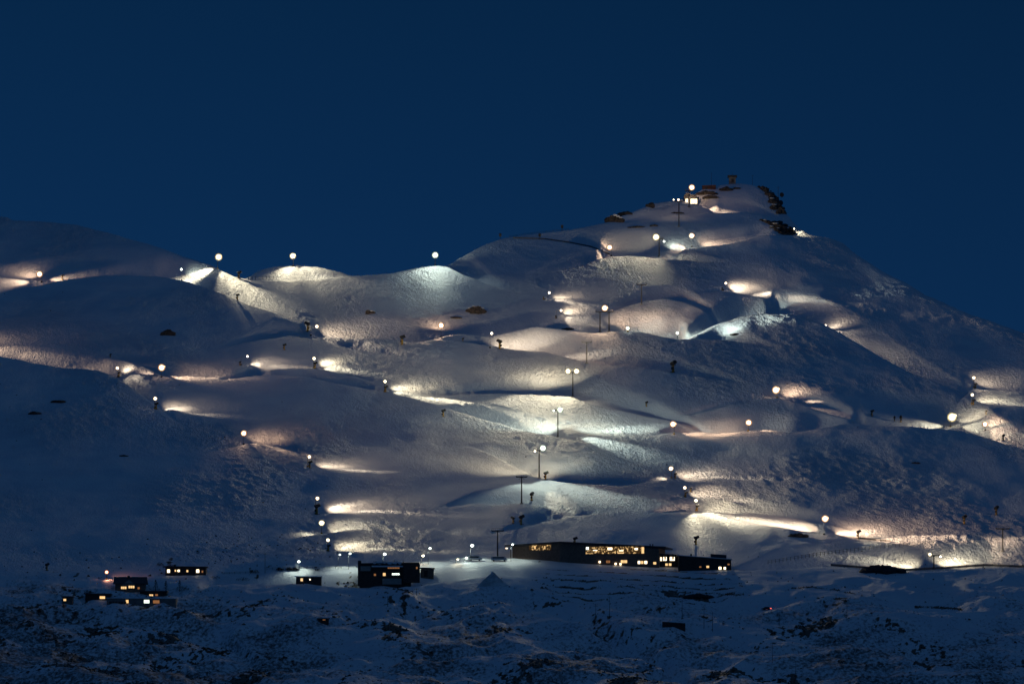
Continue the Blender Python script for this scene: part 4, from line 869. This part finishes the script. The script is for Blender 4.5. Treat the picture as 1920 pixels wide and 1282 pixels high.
# ---------------------------------------------------------------- trees and shrubs by the houses
def tree(px, vt, vb, label):
    b = ground(px, vb); s = spx(b); h = (vb-vt)*s; root = empty('pine_tree', b); tag(root, label, 'tree', 'small conifers by the houses')
    MB().tube((0, 0, -0.5), (0, 0, h*0.9), 0.18, 0.04).build('trunk', 'bark', root); m = MB()
    for k in range(260):
        t = random.random()**0.8; z = h*(0.12+0.88*t); rr = (1-t)*h*0.30+0.12; a = random.uniform(0, 6.28); q = random.uniform(0.4, 1)*rr
        c = Vector((math.cos(a)*q, math.sin(a)*q, z-0.25*q)); d = Vector((math.cos(a), math.sin(a), -0.4))*0.35; u = Vector((-math.sin(a), math.cos(a), 0.2))*0.16
        m.add([c-u, c+u, c+d+u*0.3, c+d-u*0.3], [(0, 1, 2, 3)])
    m.build('crown', 'needle', root, fix=False)
tree(292,1086,1107,'left of three small conifers right of the gabled house'); tree(311,1088,1107,'middle of three small conifers right of the gabled house'); tree(337,1087,1108,'right of three small conifers right of the gabled house')
def shrub(px, vb, wpx, hpx, label, grp='dark shrubs along the lower left road'):
    b = ground(px, vb); s = spx(b); w = wpx*s/2; h = hpx*s; root = empty('shrub', b); tag(root, label, 'shrub', grp)
    st = MB()
    for k in range(5): a = random.uniform(0, 6.28); st.tube((0, 0, -0.3), (math.cos(a)*w*0.4, math.sin(a)*w*0.4, h*0.6), 0.06, 0.03, 5)
    st.build('stem', 'bark', root); m = MB()
    for k in range(160):
        a = random.uniform(0, 6.28); q = random.random()**0.5; z = random.random()*(1-0.6*q*q)*h
        c = Vector((math.cos(a)*q*w, math.sin(a)*q*w, z+0.1)); d = Vector((random.uniform(-1, 1), random.uniform(-1, 1), random.uniform(-.6, 1)))*0.28; u = d.cross(Vector((random.random(), 0.3, 1))).normalized()*0.16
        m.add([c-u, c+u, c+d+u*0.4, c+d-u*0.4], [(0, 1, 2, 3)])
    m.build('leaves', 'scrub', root, fix=False)
sh = [(26,1112,24,7,'shrub at the left edge of the lower road'),(56,1111,16,8,'second shrub from the left on the lower road'),(98,1112,22,8,'wide shrub left of the corner hut'),(145,1110,14,10,'tall shrub just right of the corner hut'),(163,1112,12,7,'small shrub behind the carport'),
 (345,1106,20,10,'shrub at the right foot of the conifers'),(300,1060,14,7,'shrub at the left end of the long cabin roof'),(318,1063,12,9,'tall bare shrub against the long cabin'),(402,1084,22,5,'flat shrub right of the long cabin'),(455,1088,26,6,'flat shrub on the bank right of the long cabin'),(480,1074,14,6,'shrub at the foot of the tall mast')]
for a in sh: shrub(*a)

# ---------------------------------------------------------------- tussock scrub and scattered stones of the lower slopes
m = MB(); cnt = 0
def tuss(x, y, r_):
    z = zat(x, y); n = 6; c = []
    for i in range(n): a = 6.283*i/n + random.uniform(-.3, .3); k = r_*random.uniform(0.6, 1.2); c.append((x+math.cos(a)*k, y+math.sin(a)*k, z-0.15))
    t_ = [(x+random.uniform(-.4, .4)*r_, y+random.uniform(-.4, .4)*r_, z+r_*random.uniform(0.35, 0.8)) for _ in range(3)]
    m.add(c+t_, [(0,1,6),(1,2,6),(2,7,6),(2,3,7),(3,4,7),(4,8,7),(4,5,8),(5,0,8),(0,6,8),(6,7,8)])
lo = np.where((rows > 2150) & (rows < 2636))[0]
ci = np.where((cols > -100) & (cols < 2020))[0]
while cnt < 9000:
    i = int(rng.integers(lo[0], lo[-1])); j = int(rng.integers(ci[0], ci[-1]))
    if 480 < cols[j] < 1400 and Vp[i, j] < 1082: continue
    if scrub[i, j]**2 + 0.015 > rng.random()*1.1:
        tuss(Xg[i, j] + random.uniform(-.5, .5), Yg[i, j] + random.uniform(-.8, .8), random.uniform(0.25, 0.8) + 0.5*(random.random() < 0.06)); cnt += 1
o = m.build('tussock_scrub', 'scrub', fix=False); tag(o, 'dark tussock grass and stones poking through the snow of the lower slopes', kind='stuff')
m = MB()
for k in range(150):
    px = rng.uniform(0, 700) if k % 2 else rng.uniform(900, 1900); v = rng.uniform(540, 1050)
    if rng.random() < 0.55: px = rng.uniform(380, 640); v = rng.uniform(1000, 1065)
    p_ = ground(px, v); m.blob((p_.x, p_.y, p_.z), 0.35*rng.uniform(.5, 1.8), 0.35*rng.uniform(.5, 1.8), 0.3*rng.uniform(.6, 1.4), 6, 4, 0.25)
o = m.build('scattered_stones', 'rock'); tag(o, 'tiny dark stones scattered over the snow slopes', kind='stuff')
